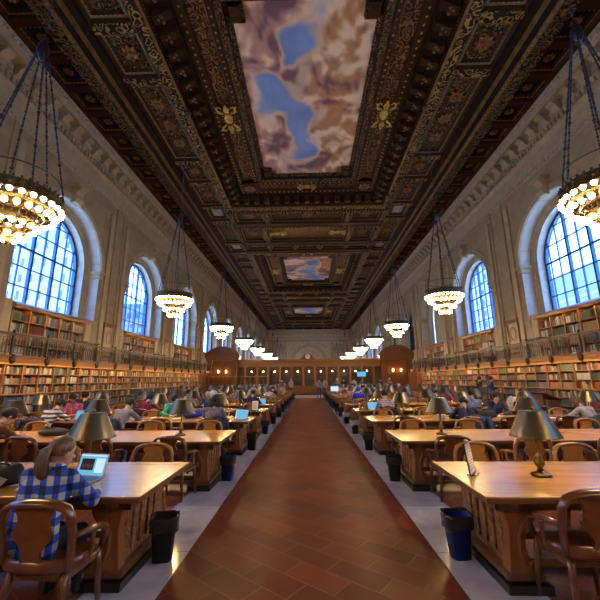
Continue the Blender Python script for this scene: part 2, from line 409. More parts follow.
# end walls
def end_wall(name, Y, f):
    w = MB(); w.box(-13.2, 13.2, min(Y, Y+f*.4), max(Y, Y+f*.4), 0, ZC+.8)
    return structure(w.build(name, M['stone_end']))
end_wall('wall_far', YE, 1); end_wall('wall_back', YB, -1)
t = MB()                                  # blind arch, panels and cornice of the far wall
n = 28
for (ra, rb, pj) in ((4.0, 4.55, .25), (4.55, 4.8, .12)):
    for i in range(n):
        a0, a1 = PI*i/n, PI*(i+1)/n
        q = lambda r, a, d: (-r*math.cos(a), YE-d, 6.2+r*math.sin(a))
        t.add([q(ra, a0, 0), q(ra, a1, 0), q(ra, a1, pj), q(ra, a0, pj), q(rb, a0, 0), q(rb, a1, 0), q(rb, a1, pj), q(rb, a0, pj)], [(0, 1, 2, 3), (3, 2, 6, 7), (7, 6, 5, 4)])
for s in (-1, 1):
    t.box(s*4.4-.4, s*4.4+.4, YE-.25, YE, 0, 6.2)
    for xx in (6.2, 9.6): t.box(s*xx-.35, s*xx+.35, YE-.3, YE, 0, 11.8)
    t.box(s*7.9-1.1, s*7.9+1.1, YE-.12, YE, 8.6, 11.0)
t.box(-.4, .4, YE-.5, YE, 10.4, 11.4)
for (z0, z1, pj) in ((11.8, 12.1, .3), (12.7, 12.95, .2), (13.5, 13.8, .4), (13.8, 14.4, .6), (14.4, 14.9, .8)): t.box(-12, 12, YE-pj, YE, z0, z1)
structure(t.build('trim_8', M['limestone']))

# ------------------------------------------------------------------ windows
def build_window(side, c, n, blind):
    X = 12.98
    R = AR-.45
    root = bpy.data.objects.new('window_%d' % n, None); C.objects.link(root); root.location = (side*X, c, 4.98); root['kind'] = 'structure'
    rel = lambda y, z, dx=0: (side*dx, y-c, z-4.98)
    g = MB(); a = arch_pts(c, R, 28, ASP, 4.98)
    m = len(a)
    g.add([rel(*p, .05) for p in a]+[rel(*p, .065) for p in a], [tuple(range(m)), tuple(range(m, 2*m))])
    if blind:
        g2 = MB(); g2.add([rel(*p, .10) for p in a], [tuple(range(m))]); g2.build('blind_panel', M['limestone'] if blind == 1 else M['plinth'], root)
        g.build('glass_pane', M['glass'], root) if blind == 2 else None
        if blind == 1: return
    else:
        g.build('glass_pane', M['glass'], root)
    f = MB()
    ro, ri = R+.01, R-.13
    ao, ai = arch_pts(c, ro, 28, ASP, 4.98), arch_pts(c, ri, 28, ASP, 4.98)
    for i in range(m-1):
        A = [rel(*ao[i], -.06), rel(*ao[i+1], -.06), rel(*ai[i+1], -.06), rel(*ai[i], -.06)]
        B = [rel(*ao[i], .12), rel(*ao[i+1], .12), rel(*ai[i+1], .12), rel(*ai[i], .12)]
        f.add(A+B, [(0, 1, 2, 3), (7, 6, 5, 4), (2, 6, 7, 3), (0, 4, 5, 1)])
    f.build('window_frame', M['glassbar'], root)
    u = MB()
    def bar(y0, y1, z0, z1, d): u.box(*sorted((side*-d, side*d)), y0-c, y1-c, z0-4.98, z1-4.98)
    for j in range(-3, 4):
        if j == 0: yy, wd, d = 0, .045, .04
        else: yy = j*.7; wd = .11 if abs(j) == 1 else .04; d = .07 if abs(j) == 1 else .035
        if abs(j) == 3: yy = j*.68
        top = ASP+math.sqrt(max(0, ri*ri-yy*yy))
        bar(c+yy-wd/2, c+yy+wd/2, 4.98, top, d)
    for j in range(1, 6):
        z = 4.98+j*.9; hw = ri if z < ASP else math.sqrt(max(0, ri*ri-(z-ASP)**2))
        h = .05 if j != 3 else .09
        bar(c-hw, c+hw, z-h/2, z+h/2, .035)
    u.build('glazing_bars', M['glassbar'], root)
wn = 1
for side in (-1, 1):
    for i, c in enumerate(WCS[side]):
        if c-AR < YB: continue
        k = i-2
        blind = 0
        if side > 0 and k == 2: blind = 1
        if side > 0 and k in (3, 4): blind = 2
        build_window(side, c, wn, blind); wn += 1

# ------------------------------------------------------------------ buildings outside
def facade(name, c1, c2, sx, sz):
    m, nt, b, _ = newmat(name)
    tc = nt.nodes.new('ShaderNodeTexCoord'); sp = nt.nodes.new('ShaderNodeSeparateXYZ'); cb = nt.nodes.new('ShaderNodeCombineXYZ')
    ad = N(nt, 'ShaderNodeMath', operation='ADD')
    nt.links.new(tc.outputs['Object'], sp.inputs[0]); nt.links.new(sp.outputs[0], ad.inputs[0]); nt.links.new(sp.outputs[1], ad.inputs[1])
    nt.links.new(ad.outputs[0], cb.inputs[0]); nt.links.new(sp.outputs[2], cb.inputs[1])
    br = N(nt, 'ShaderNodeTexBrick'); br.offset = 0; br.inputs['Scale'].default_value = 1; br.inputs['Brick Width'].default_value = sx; br.inputs['Row Height'].default_value = sz
    br.inputs['Mortar Size'].default_value = sz*.22; br.inputs['Mortar Smooth'].default_value = .02
    br.inputs['Color1'].default_value = (*c2, 1); br.inputs['Color2'].default_value = tuple(x*.7 for x in c2)+(1,); br.inputs['Mortar'].default_value = (*c1, 1)
    nt.links.new(cb.outputs[0], br.inputs[0]); nt.links.new(br.outputs[0], b.inputs['Base Color']); b.inputs['Roughness'].default_value = .4
    return m
FA = [facade('facade_pale', (.36, .37, .40), (.12, .15, .2), 2.2, 3.4), facade('facade_glass', (.26, .32, .4), (.07, .15, .27), 1.5, 3.8), facade('facade_grey', (.26, .28, .3), (.12, .145, .19), 3, 3.6)]
def building(label, x, y, w, d, h, k, steps):
    o = thing('office_building', label, 'building', (x, y, -14))
    b = MB(); b.box(-w/2, w/2, -d/2, d/2, 0, h); b.build('tower', FA[k], o)
    b = MB()
    for j in range(int(h//7)): b.box(-w/2-.25, w/2+.25, -d/2-.25, d/2+.25, j*7+6.4, j*7+6.9)
    b.build('string_course', M['limestone'], o)
    if steps:
        b = MB(); b.box(-w/3, w/3, -d/3, d/3, h, h+steps); b.build('setback', FA[k], o)
building('pale grey office tower outside the big left window', -58, 72, 22, 12, 44, 0, 5)
building('tall glass office tower outside the big left window', -66, 92, 20, 12, 62, 1, 0)
building('broad grey office block outside the second left window', -60, 124, 18, 16, 36, 2, 6)
building('low glass office block outside the nearest right window', 52, 62, 22, 30, 32, 1, 0)
building('pale office tower seen through the second right window', 62, 126, 24, 30, 46, 0, 8)

# ------------------------------------------------------------------ ceiling
ceil = bpy.data.objects.new('ceiling', None); C.objects.link(ceil); ceil.location = (0, 40, ZC); ceil['kind'] = 'structure'
def cpart(mb, name, mats):
    o = mb.build(name, mats); o.location = (0, -40, -ZC); o.parent = ceil; return o
deck = MB(); deck.box(-13.2, 13.2, YB-.5, YE+.5, 16.6, 16.9); cpart(deck, 'deck', M['ceil_dark'])
base = MB()     # flat and moulded fields. mats: 0 dark 1 brown 2 guilloche 3 scroll 4 panel 5 red panel 6 blue 7 red 8 gold
bead = MB(); ros = MB(); brk = MB()
SLOTS = [M['ceil_dark'], M['ceil_brown'], M['guilloche'], M['scroll'], M['panel_gilt'], M['panel_red'], M['ceil_blue'], M['ceil_red'], M['gold'], plain('small_ceiling_picture', (.34, .30, .30), .7, var=.5, vs=3), plain('gilt_field', (.17, .085, .02), .4, .3, .4, 3)]
def ball(mb, x, y, z, r, m=0):
    vs = [(x, y, z-r), (x+r, y, z), (x, y+r, z), (x-r, y, z), (x, y-r, z), (x, y, z+r*.3)]
    mb.add(vs, [(0, 2, 1), (0, 3, 2), (0, 4, 3), (0, 1, 4), (5, 1, 2), (5, 2, 3), (5, 3, 4), (5, 4, 1)], m, True)
def slab(x0, x1, y0, y1, z, m, top=16.65): base.box(min(x0, x1), max(x0, x1), y0, y1, z, top, m)
def rosette(x, y, z, r):
    for k in range(8):
        a = PI*k/4
        cx, cy = x+.6*r*math.cos(a), y+.6*r*math.sin(a)
        ros.add([(x+.15*r*math.cos(a+.5), y+.15*r*math.sin(a+.5), z), (cx+.28*r*math.sin(a), cy-.28*r*math.cos(a), z-.05), (x+r*math.cos(a), y+r*math.sin(a), z-.02), (cx-.28*r*math.sin(a), cy+.28*r*math.cos(a), z-.05), (cx, cy, z-.10)],
                [(0, 1, 4), (1, 2, 4), (2, 3, 4), (3, 0, 4)])
    ball(ros, x, y, z-.04, r*.25)
def framed(x0, x1, y0, y1, z, m, inset=.16, rim=1, depth=.22, beads=True):
    """a coffer: raised dark rim sinking in two steps to an ornamented panel"""
    x0, x1 = min(x0, x1), max(x0, x1)
    for j, (d, zz, mm) in enumerate(((0, z, rim), (inset*.5, z+depth*.5, 10 if beads else 0), (inset, z+depth*.55, 1))):
        a, b_ = d, (inset*.5, inset, inset*1.5)[j]
        z2 = (z+depth*.5, z+depth*.55, z+depth)[j]
        o4 = [(x0+a, y0+a), (x1-a, y0+a), (x1-a, y1-a), (x0+a, y1-a)]; i4 = [(x0+b_, y0+b_), (x1-b_, y0+b_), (x1-b_, y1-b_), (x0+b_, y1-b_)]
        for q in range(4):
            p = (q+1) % 4
            base.add([(*o4[q], zz), (*o4[p], zz), (*i4[p], z2), (*i4[q], z2)], [(0, 1, 2, 3)], mm)
    e = inset*1.5
    base.add([(x0+e, y0+e, z+depth), (x1-e, y0+e, z+depth), (x1-e, y1-e, z+depth), (x0+e, y1-e, z+depth)], [(0, 1, 2, 3)], m)
    if beads:
        st = .17
        for (ax, ay, bx, by) in ((x0+inset, y0+inset, x1-inset, y0+inset), (x0+inset, y1-inset, x1-inset, y1-inset), (x0+inset, y0+inset, x0+inset, y1-inset), (x1-inset, y0+inset, x1-inset, y1-inset)):
            L = math.hypot(bx-ax, by-ay); k = max(2, int(L/st))
            for i in range(k+1): ball(bead, ax+(bx-ax)*i/k, ay+(by-ay)*i/k, z+depth*.5, .022)
def ring(cy, hx, hy, t0, t1, z0, z1, m):
    o4 = [(-hx-t1, cy-hy-t1), (hx+t1, cy-hy-t1), (hx+t1, cy+hy+t1), (-hx-t1, cy+hy+t1)]
    i4 = [(-hx-t0, cy-hy-t0), (hx+t0, cy-hy-t0), (hx+t0, cy+hy+t0), (-hx-t0, cy+hy+t0)]
    for q in range(4):
        p = (q+1) % 4
        base.add([(*o4[q], z1), (*o4[p], z1), (*i4[p], z0), (*i4[q], z0)], [(0, 1, 2, 3)], m)
def along(cy, hx, hy, t, step, fn):
    """call fn(x, y, nx, ny) at even steps round the rectangle grown by t"""
    X, Y = hx+t, hy+t
    for (ax, ay, bx, by, nx, ny) in ((-X, cy-Y, -X, cy+Y, -1, 0), (X, cy-Y, X, cy+Y, 1, 0), (-X, cy-Y, X, cy-Y, 0, -1), (-X, cy+Y, X, cy+Y, 0, 1)):
        L = math.hypot(bx-ax, by-ay); k = max(1, round(L/step))
        for i in range(k+1): fn(ax+(bx-ax)*i/k, ay+(by-ay)*i/k, nx, ny)
def cartouche(mb, x, y, z, s, ax=1):
    """gilded shield with scrolls and a pair of figures either side"""
    def pt(u, v, w): return (x+u*s, y+v*s, z-w*s) if ax else (x+v*s, y+u*s, z-w*s)
    mb.sphere(pt(0, 0, .05), .42*s, 12, 8, 0, (.75, 1.1, .5) if ax else (1.1, .75, .5))
    for k in range(14):
        a = 2*PI*k/14; ball(mb, *pt(.42*math.cos(a), .6*math.sin(a), .08), .09*s)
    for sg in (-1, 1):
        for q in (-1, 1):
            mb.tube([pt(.3*q, .55*sg, .1), pt(.55*q, .75*sg, .16), pt(.62*q, 1.0*sg, .12), pt(.4*q, 1.1*sg, .1), pt(.3*q, .95*sg, .12)], [.1*s, .09*s, .08*s, .06*s, .05*s], 6)
        mb.sphere(pt(0, .85*sg, .12), .22*s, 8, 6, 0, (1, 1.2, .6))
        mb.sphere(pt(0, 1.2*sg, .14), .12*s, 8, 6)
gold = MB()
def section(cy, hy, hx=2.95):
    # mural frame -> panel field -> bracket cornice -> scroll band
    ring(cy, hx, hy, -.02, .18, 16.0, 15.86, 2); ring(cy, hx, hy, .18, .24, 15.86, 15.7, 0); ring(cy, hx, hy, .24, .52, 15.7, 15.62, 4)
    ring(cy, hx, hy, .52, .60, 15.62, 15.74, 10); ring(cy, hx, hy, .60, .86, 15.66, 15.66, 1)
    ring(cy, hx, hy, .86, .94, 15.66, 15.8, 10); ring(cy, hx, hy, .94, 1.62, 15.8, 15.8, 5); ring(cy, hx, hy, 1.62, 1.7, 15.8, 15.66, 1)
    ring(cy, hx, hy, 1.7, 2.05, 15.66, 15.62, 1); ring(cy, hx, hy, 2.05, 2.12, 15.62, 15.45, 0); ring(cy, hx, hy, 2.12, 2.95, 15.45, 15.3, 0)
    ring(cy, hx, hy, 2.95, 3.02, 15.3, 15.02, 1); ring(cy, hx, hy, 3.02, 3.12, 15.02, 14.95, 10); ring(cy, hx, hy, 3.12, 3.56, 14.95, 14.95, 3); ring(cy, hx, hy, 3.56, 3.66, 14.95, 15.1, 1)
    along(cy, hx, hy, .73, .34, lambda x, y, a, b_: ball(bead, x, y, 15.66, .06))
    along(cy, hx, hy, 1.87, .34, lambda x, y, a, b_: ball(bead, x, y, 15.64, .065))
    along(cy, hx, hy, .22, .22, lambda x, y, a, b_: ball(bead, x, y, 15.80, .03))
    along(cy, hx, hy, 2.98, .14, lambda x, y, a, b_: ball(bead, x, y, 15.16, .022))
    def bracket(x, y, nx, ny):
        M4 = Matrix.Translation((x, y, 0)) @ Matrix.Rotation(math.atan2(ny, nx), 4, 'Z')
        brk.prism([(-.36, 15.44), (-.30, 15.28), (-.1, 15.22), (.1, 15.05), (.30, 15.02), (.34, 15.34)], lambda d, z: M4 @ Vector((d, -.17, z)), lambda d, z: M4 @ Vector((d, .17, z)))
        for q in (-1, 0, 1): ball(brk, *(M4 @ Vector((.1-.14*abs(q), q*.11, 15.07))), .085, 1)
    along(cy, hx, hy, 2.5, .78, bracket)
    for s in (-1, 1):
        cartouche(gold, s*(hx+1.28), cy, 15.72, .8, 1)
        cartouche(gold, 0, cy+s*(hy+1.28), 15.72, .55, 0)
        for q in (-1, 1):
            xx, yy = s*(hx+1.28), cy+q*(hy+1.28)
            slab(xx-.75, xx+.75, yy-.75, yy+.75, 15.62, 1)
            rosette(xx, yy, 15.6, .5)
            for e in (-1, 1):
                yb = cy+q*(hy+.55)
                slab(xx-.62*1, xx+.62, yb-.06, yb+.06, 15.6, 1)
def mural(cy, hy, hx, bl, seed, name, nx=64, ny=120):
    """shouldered painting of clouds on a blue sky; colours per vertex"""
    vs = []; fs = []; cols = []
    for j in range(ny+1):
        for i in range(nx+1):
            u = -1+2*i/nx; v = j/ny
            vs.append((u*hx, cy-hy+2*hy*v, 16.02))
    for j in range(ny):
        for i in range(nx):
            a = j*(nx+1)+i; fs.append((a, a+1, a+nx+2, a+nx+1))
    for (x, y, z) in vs:
        q = Vector((x, y, seed))
        wv = noise.noise_vector(q*.55)*.9; p = Vector((q.x*.5, q.y*.36, q.z))+wv*.3
        n1 = noise.fractal(p*1.2, 1, 2, 4); n2 = noise.fractal(p*1.15+Vector((5, 1, 3)), 1.0, 2, 4)
        lit = n2-noise.fractal((p+Vector((.06, .16, 0)))*1.15+Vector((5, 1, 3)), 1.0, 2, 4)
        m = 0
        for (bx, by, r, st) in bl:
            m += st*math.exp(-((x+wv.x*.8-bx)**2+((y+wv.y*.9-by)*.8)**2)/(r*r))
        bm_ = smooth(.34, .66, m+n1*.5+n2*.25)
        blue = Vector((.15, .24, .46)).lerp(Vector((.27, .35, .54)), max(0, min(1, .5+n2)))
        cream = Vector((.86, .58, .34)); plum = Vector((.21, .09, .09)); orange = Vector((.54, .22, .07)); pink = Vector((.52, .24, .17))
        warm = smooth(-1.2, 1.4, x+n1*1.5)
        mid = pink.lerp(orange, warm)
        h = .5+n2*.5+lit*1.0
        c = plum.lerp(mid, smooth(.12, .5, h)).lerp(cream, smooth(.55, .95, h))
        rim_ = smooth(.12, .34, m+n1*.5+n2*.25); c = c.lerp(cream, .65*rim_)
        cols.append(c.lerp(blue, bm_)*1.1)
    me = bpy.data.meshes.new(name); me.from_pydata(vs, [], fs); me.materials.append(M['mural'])
    ca = me.color_attributes.new('Col', 'FLOAT_COLOR', 'POINT')
    for i, c in enumerate(cols): ca.data[i].color = (*c, 1)
    o = bpy.data.objects.new(name, me); C.objects.link(o); o.location = (0, -40, -ZC); o.parent = ceil
SEC = [(16.5, 5.85), (44.5, 5.35), (72.7, 4.2)]
for cy, hy in SEC: section(cy, hy)
for (cy, hy) in SEC:      # shoulders: corner blocks that narrow both ends of the painting
    for s in (-1, 1):
        for q in (-1, 1):
            y0 = cy+q*hy; y1 = y0-q*.75
            x0, x1 = s*2.97, s*2.4
            slab(x0, x1, min(y0, y1), max(y0, y1), 15.85, 2); slab(x0, s*2.52, min(y0, y0-q*.6), max(y0, y0-q*.6), 15.72, 1)
mural(16.5, 5.87, 2.97, [(-.15, 12.5, .85, 1.05), (-.9, 13.3, .5, .5), (-1.75, 14.7, .55, .75), (-1.25, 15.8, .7, .8), (-.2, 16.5, .8, .8), (-.3, 17.8, .85, .95), (-.15, 19.6, .7, .95), (.95, 17.0, .5, .5), (.0, 21.2, .6, .35)], 3.1, 'painting')
mural(44.5, 5.37, 2.97, [(.4, 42, 1.1, 1), (-.3, 45.5, 1.2, .9), (.8, 48.5, 1.4, 1)], 8.4, 'painting', 40, 70)
mural(72.7, 4.22, 2.97, [(.4, 70, 1.5, 1.1), (-.6, 73, 1.5, 1), (.8, 75.5, 1.4, 1)], 11.7, 'painting', 40, 60)
# side fields that run the whole length
y = YB+.2; pitch = 1.55
for s in (-1, 1):
    def fx(a): return s*a
    # guilloche band and dark stepped moulding
    for (xa, za, xb, zb, m) in ((11.32, 14.8, 11.0, 14.8, 1), (9.85, 14.8, 9.75, 14.62, 0), (9.75, 14.62, 9.15, 14.62, 2), (9.15, 14.62, 9.05, 14.8, 10), (9.05, 14.8, 8.8, 14.85, 0), (8.8, 14.85, 8.7, 15.05, 10), (8.7, 15.05, 8.45, 15.1, 0), (8.45, 15.1, 8.3, 15.3, 0)):
        base.add([(fx(xa), YB, za), (fx(xa), YE, za), (fx(xb), YE, zb), (fx(xb), YB, zb)], [(0, 1, 2, 3)], m)
    yy = YB+.2
    while yy < YE:
        ball(bead, fx(9.8), yy, 14.72, .03); ball(bead, fx(9.1), yy, 14.7, .03); yy += .24
    k = 0; yy = 16.5-15*pitch
    while yy < YE-1:
        framed(fx(11.0), fx(9.85), yy+.16, yy+pitch-.16, 14.8, 6, .12, 1, .26, yy < 50)
        base.add([(fx(11.0), yy-.16, 14.8), (fx(11.0), yy+.16, 14.8), (fx(9.85), yy+.16, 14.8), (fx(9.85), yy-.16, 14.8)], [(0, 1, 2, 3)], 7)
        rosette(fx(10.42), yy+pitch/2, 15.05, .26)
        yy += pitch
    # arabesque panels between the moulding and the scroll band
    def field(y0, y1, pics):
        """ys: cut the strip 8.3..6.6 into rib / square / long panel"""
        pass
    cuts = []
    for cy, hy in SEC:
        e = hy+3.56
        cuts += [(cy-e-2.0, cy-e+.1, 'pic'), (cy-e+.55, cy-5.85, 'sq'), (cy-5.4, cy-3.3, 'sq'), (cy-2.9, cy+2.9, 'long'), (cy+3.3, cy+5.4, 'sq'), (cy+5.85, cy+e-.55, 'sq'), (cy+e-.1, cy+e+2.0, 'pic')]
    cuts += [(-5.5, 4.4, 'long'), (28.7, 33.1, 'sq'), (56.0, 59.2, 'sq'), (59.7, 62.5, 'sq'), (83, 88, 'long'), (88.5, 94, 'sq')]
    cuts.sort(); last = YB
    for (y0, y1, kd) in cuts:
        if y0 > last: slab(fx(8.32), fx(6.6), last, y0, 15.12, 3)
        framed(fx(8.3), fx(6.62), y0, y1, 15.12, 4, .2, 1, .28, y0 < 50)
        last = y1
        if kd == 'pic':
            base.box(*sorted((fx(7.85), fx(7.1))), y0+.5, y1-.5, 15.36, 15.38, 9)
        else:
            xm = fx(7.46); cm = (y0+y1)/2
            nb = 1 if kd == 'sq' else 3
            for q in range(nb):
                yq = cm+(q-(nb-1)/2)*1.5; rosette(xm, yq, 15.38, .42)
            for q in range(10):
                a = 2*PI*q/10; ball(bead, xm+.6*math.cos(a), cm+.75*math.sin(a), 15.39, .05)
    if last < YE: slab(fx(8.32), fx(6.6), last, YE, 15.12, 1)
# cross fields between the sections
def cross(y0, y1, m_beam, kind):
    n = {'three': 3, 'gold': 3, 'plain': 5}[kind]
    ring_z = 15.1
    ws = {'three': [2.6, 6.4, 2.6], 'gold': [2.2, 7.4, 2.2], 'plain': [2.4]*5}[kind]
    tot = sum(ws); gap = (13.2-tot)/(len(ws)+1); x = -6.6+gap
    base.add([(-6.6, y0, 15.1), (6.6, y0, 15.1), (6.6, y0+.35, 14.95), (-6.6, y0+.35, 14.95)], [(0, 1, 2, 3)], 1)
    slab(-6.6, 6.6, y0+.3, y0+.5, 14.95, 3); slab(-6.6, 6.6, y1-.4, y1, 15.0, 1)
    xs = -6.6
    for w in ws:
        slab(xs, x, y0+.5, y1-.4, 15.05, 3); framed(x, x+w, y0+.5, y1-.4, 15.05, 4 if kind != 'gold' or w < 4 else 10, .2, 1, .3)
        if kind == 'gold' and w > 4:
            for s in (-1, 1): cartouche(gold, x+w/2+s*2.9, (y0+y1)/2, 15.3, .7, 0)
        elif kind != 'plain': rosette(x+w/2, (y0+y1)/2, 15.3, .5)
        xs = x+w; x += w+gap
    slab(xs, 6.6, y0+.5, y1-.4, 15.05, 3)
    for i in range(60): ball(bead, -6.5+13*i/59, y0+.2, 15.0, .04)
cross(26.0, 28.9, 1, 'three'); cross(28.9, 33.2, 1, 'gold'); cross(33.2, 35.5, 1, 'plain')
cross(53.5, 56.2, 1, 'plain'); cross(56.2, 60.0, 1, 'gold'); cross(60.0, 64.9, 1, 'three')
cross(80.6, 84, 1, 'three'); cross(84, 88.5, 1, 'gold'); cross(88.5, 95, 1, 'plain'); cross(1.6, 7.0, 1, 'three'); cross(-6, 1.6, 1, 'gold')
cpart(base, 'coffering', SLOTS); cpart(bead, 'gilded_beading', M['gold']); cpart(ros, 'rosettes', plain('rosette_gilt', (.26, .11, .035), .4, .35, .3, 9))
cpart(brk, 'bracket_cornice', [M['ceil_brown'], plain('bracket_leaf_gilt', (.24, .12, .04), .4, .35, .3, 9)]); cpart(gold, 'cartouches', M['gold'])

# ------------------------------------------------------------------ galleries
SIDE = {-1: 'left', 1: 'right'}
def build_gallery(side):
    g = thing('reading_gallery', 'long %s gallery balcony with wooden edge running above the bookcases' % SIDE[side], 'balcony', (side*10.9, 16, 2.4), 0)
    rel = lambda x: side*(x-10.9)
    y0, y1 = YB-16+.05, 39.6-16
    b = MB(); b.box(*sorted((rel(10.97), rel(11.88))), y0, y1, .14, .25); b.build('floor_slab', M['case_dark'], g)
    b = MB(); b.box(*sorted((rel(10.9), rel(10.97))), y0, y1, .03, .25); b.box(*sorted((rel(10.84), rel(10.97))), y0, y1, .21, .26); b.box(*sorted((rel(10.87), rel(10.98))), y0, y1, 0, .05)
    b.build('fascia', M['fascia'], g, .006, segs=1)
    r = thing('gallery_railing', 'dark bronze railing with scrolled grilles along the %s gallery' % SIDE[side], 'railing', (side*10.95, 16, 2.65), 0)
    n = 0; ps = []
    yy = 9.25-1.75*8
    while yy < 39.5: ps.append(yy); yy += 1.75
    post = MB(); post.box(-.035, .035, -.035, .035, 0, .84); post.sphere((0, 0, .88), .055, 8, 6)
    post.lathe([(.03, -.34), (.09, -.28), (.115, -.18), (.1, -.08), (.06, -.02), (.07, .02)], 10, (-side*.09, 0, 0)); post.box(*sorted((0, -side*.16)), -.05, .05, -.07, .0)
    pm = post.mesh('post', M['iron'])
    gr = MB(); w = 1.75-.09
    for z in (.08, .62, .70): gr.box(-.012, .012, -w/2, w/2, z-.012, z+.012)
    for i in range(11):
        y = -w/2+w*(i+.5)/11; gr.box(-.008, .008, y-.008, y+.008, .08, .62)
    for i in range(10):
        y = -w/2+w*(i+1)/11
        for (zz, rr2) in ((.53, .04), (.66, .03)): gr.tube([(0, y+rr2*math.cos(a*PI/3), zz+rr2*math.sin(a*PI/3)) for a in range(6)], .006, 4, closed=True)
    gm = gr.mesh('grille', M['iron'])
    for i, yy in enumerate(ps):
        o = bpy.data.objects.new('post', pm); C.objects.link(o); o.parent = r; o.location = (0, yy-16, .02)
        if i+1 < len(ps):
            o = bpy.data.objects.new('grille', gm); C.objects.link(o); o.parent = r; o.location = (0, yy+.875-16, .02)
    b = MB(); b.box(-.05, .05, ps[0]-16, ps[-1]-16, .78, .82); b.box(-.03, .03, ps[0]-16, ps[-1]-16, .75, .79); b.build('handrail', M['iron'], r)
for s in (-1, 1): build_gallery(s)

# ------------------------------------------------------------------ bookcases
BAY = .875
LZ = [.12, .50, .88, 1.25, 1.62, 2.0]      # shelf tops of the lower cases
def lower_case():
    r = thing('bookcase', '', 'bookcase')
    L = 5*BAY; y0 = -L/2
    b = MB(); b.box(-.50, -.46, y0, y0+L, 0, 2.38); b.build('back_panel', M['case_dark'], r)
    d = MB()
    dm = None
    for i in range(6):
        y = y0+i*BAY; w = .05 if 0 < i < 5 else .06
        d = MB(); yl, yr = (y-w/2, y+w/2) if 0 < i < 5 else ((y, y+w/2) if i == 0 else (y-w/2, y))
        d.box(-.46, 0, yl, yr, 1.25, 2.36); d.box(-.46, .2, yl, yr, .1, 1.2); d.build('upright', M['case'], r)
    for z in (1.62, 2.0):
        s = MB(); s.box(-.45, -.01, y0+.03, y0+L-.03, z-.03, z); s.build('shelf', M['case'], r)
    for z in (.50, .88):
        s = MB(); s.box(-.45, .19, y0+.03, y0+L-.03, z-.03, z); s.build('shelf', M['case'], r)
    s = MB(); s.box(-.46, .26, y0, y0+L, 1.19, 1.25); s.build('ledge', M['case'], r, .008, segs=1)
    s = MB(); s.box(-.46, .22, y0, y0+L, 0, .12); s.build('plinth', M['screen_dark'], r)
    s = MB(); s.box(-.46, .05, y0, y0+L, 2.34, 2.39); s.build('top_board', M['case'], r)
    s = MB(); s.box(.27, .31, y0+.1, y0+L-.1, 2.505, 2.538)
    s.build('light_strip', M['strip'], r)
    return r
def upper_case():
    r = thing('gallery_bookcase', '', 'bookcase')
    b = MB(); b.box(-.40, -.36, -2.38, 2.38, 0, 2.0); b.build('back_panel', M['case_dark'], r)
    for i in range(6):
        y = -2.35+i*.94; d = MB(); d.box(-.36, 0, max(-2.38, y-.03), min(2.38, y+.03), 0, 2.0); d.build('upright', M['case'], r)
    for z in (.06, .55, 1.04, 1.53):
        s = MB(); s.box(-.36, -.01, -2.35, 2.35, z-.035, z); s.build('shelf', M['case'], r)
    s = MB(); s.prism([(-.40, 2.06), (.14, 2.06), (.14, 2.0), (.165, 2.0), (.18, 2.08), (.18, 2.14), (.10, 2.2), (-.10, 2.3), (-.40, 2.3)], lambda x, z: (x, -2.42, z), lambda x, z: (x, 2.42, z)); s.build('cornice', M['fascia'], r)
    s = MB(); s.box(.105, .135, -2.2, 2.2, 2.03, 2.06); s.build('light_strip', emit('upper_shelf_strip', (1, .68, .28), 22), r)
    return r
LOW = {}; UPP = {}
pl = lower_case(); pu = upper_case(); first = True
NB = 6
LY0 = 10.375
for side in (-1, 1):
    for k in range(NB):
        y = LY0+k*5*BAY+2.19
        lab = 'built-in oak bookcase under the %s gallery, %s case counted from the near end' % (SIDE[side], ORD[k])
        rz = 0 if side < 0 else PI
        o = pl if first else dup(pl, (0, 0, 0), 0, lab)
        o.location = (side*11.3, y, 0); o.rotation_euler = (0, 0, rz); o['label'] = lab; o['group'] = 'oak bookcases under the galleries'
        if side == -1 or True: LOW[(side, k)] = y
        first = False
first = True
for side in (-1, 1):
    for k in range(3):
        c = WCS[side][k+2]
        lab = 'oak bookcase on the %s gallery under the %s window from the near end' % (SIDE[side], ORD[k])
        o = pu if first else dup(pu, (0, 0, 0), 0, lab)
        o.location = (side*11.98, c, GZ+.005); o.rotation_euler = (0, 0, 0 if side < 0 else PI); o['label'] = lab; o['group'] = 'bookcases on the galleries'
        UPP[(side, k)] = c; first = False

# books: every compartment filled; the 300 that show largest are objects of their own
PAL = {'cream': (.62, .55, .40), 'dark red': (.28, .04, .03), 'red': (.5, .09, .05), 'brown': (.2, .1, .05), 'tan': (.42, .27, .13), 'green': (.05, .12, .06), 'pale green': (.20, .28, .18), 'teal': (.035, .14, .16),
       'navy blue': (.03, .05, .16), 'blue': (.07, .15, .34), 'black': (.03, .028, .03), 'orange': (.6, .2, .05), 'grey': (.26, .26, .27), 'ivory': (.72, .68, .58), 'yellow': (.6, .42, .1)}
LEFTMIX = ['cream', 'ivory', 'tan', 'brown', 'dark red', 'red', 'green', 'black', 'navy blue', 'grey', 'cream', 'tan', 'pale green', 'orange', 'teal', 'cream']
UPMIX = ['dark red', 'brown', 'black', 'navy blue', 'cream', 'green', 'grey', 'tan', 'teal', 'ivory', 'brown', 'orange', 'blue']
RSETS = {3: ['green', 'dark red', 'cream', 'green', 'red', 'green', 'tan', 'orange', 'grey', 'teal'], 4: ['teal', 'brown', 'pale green', 'orange', 'green', 'ivory', 'red', 'blue', 'navy blue', 'tan'], 5: ['green', 'tan', 'green', 'dark red', 'teal', 'orange', 'pale green', 'cream', 'brown', 'green']}
BOOKS = []     # (x, y, z, thickness, height, depth, side, colour name, rgb, place words)
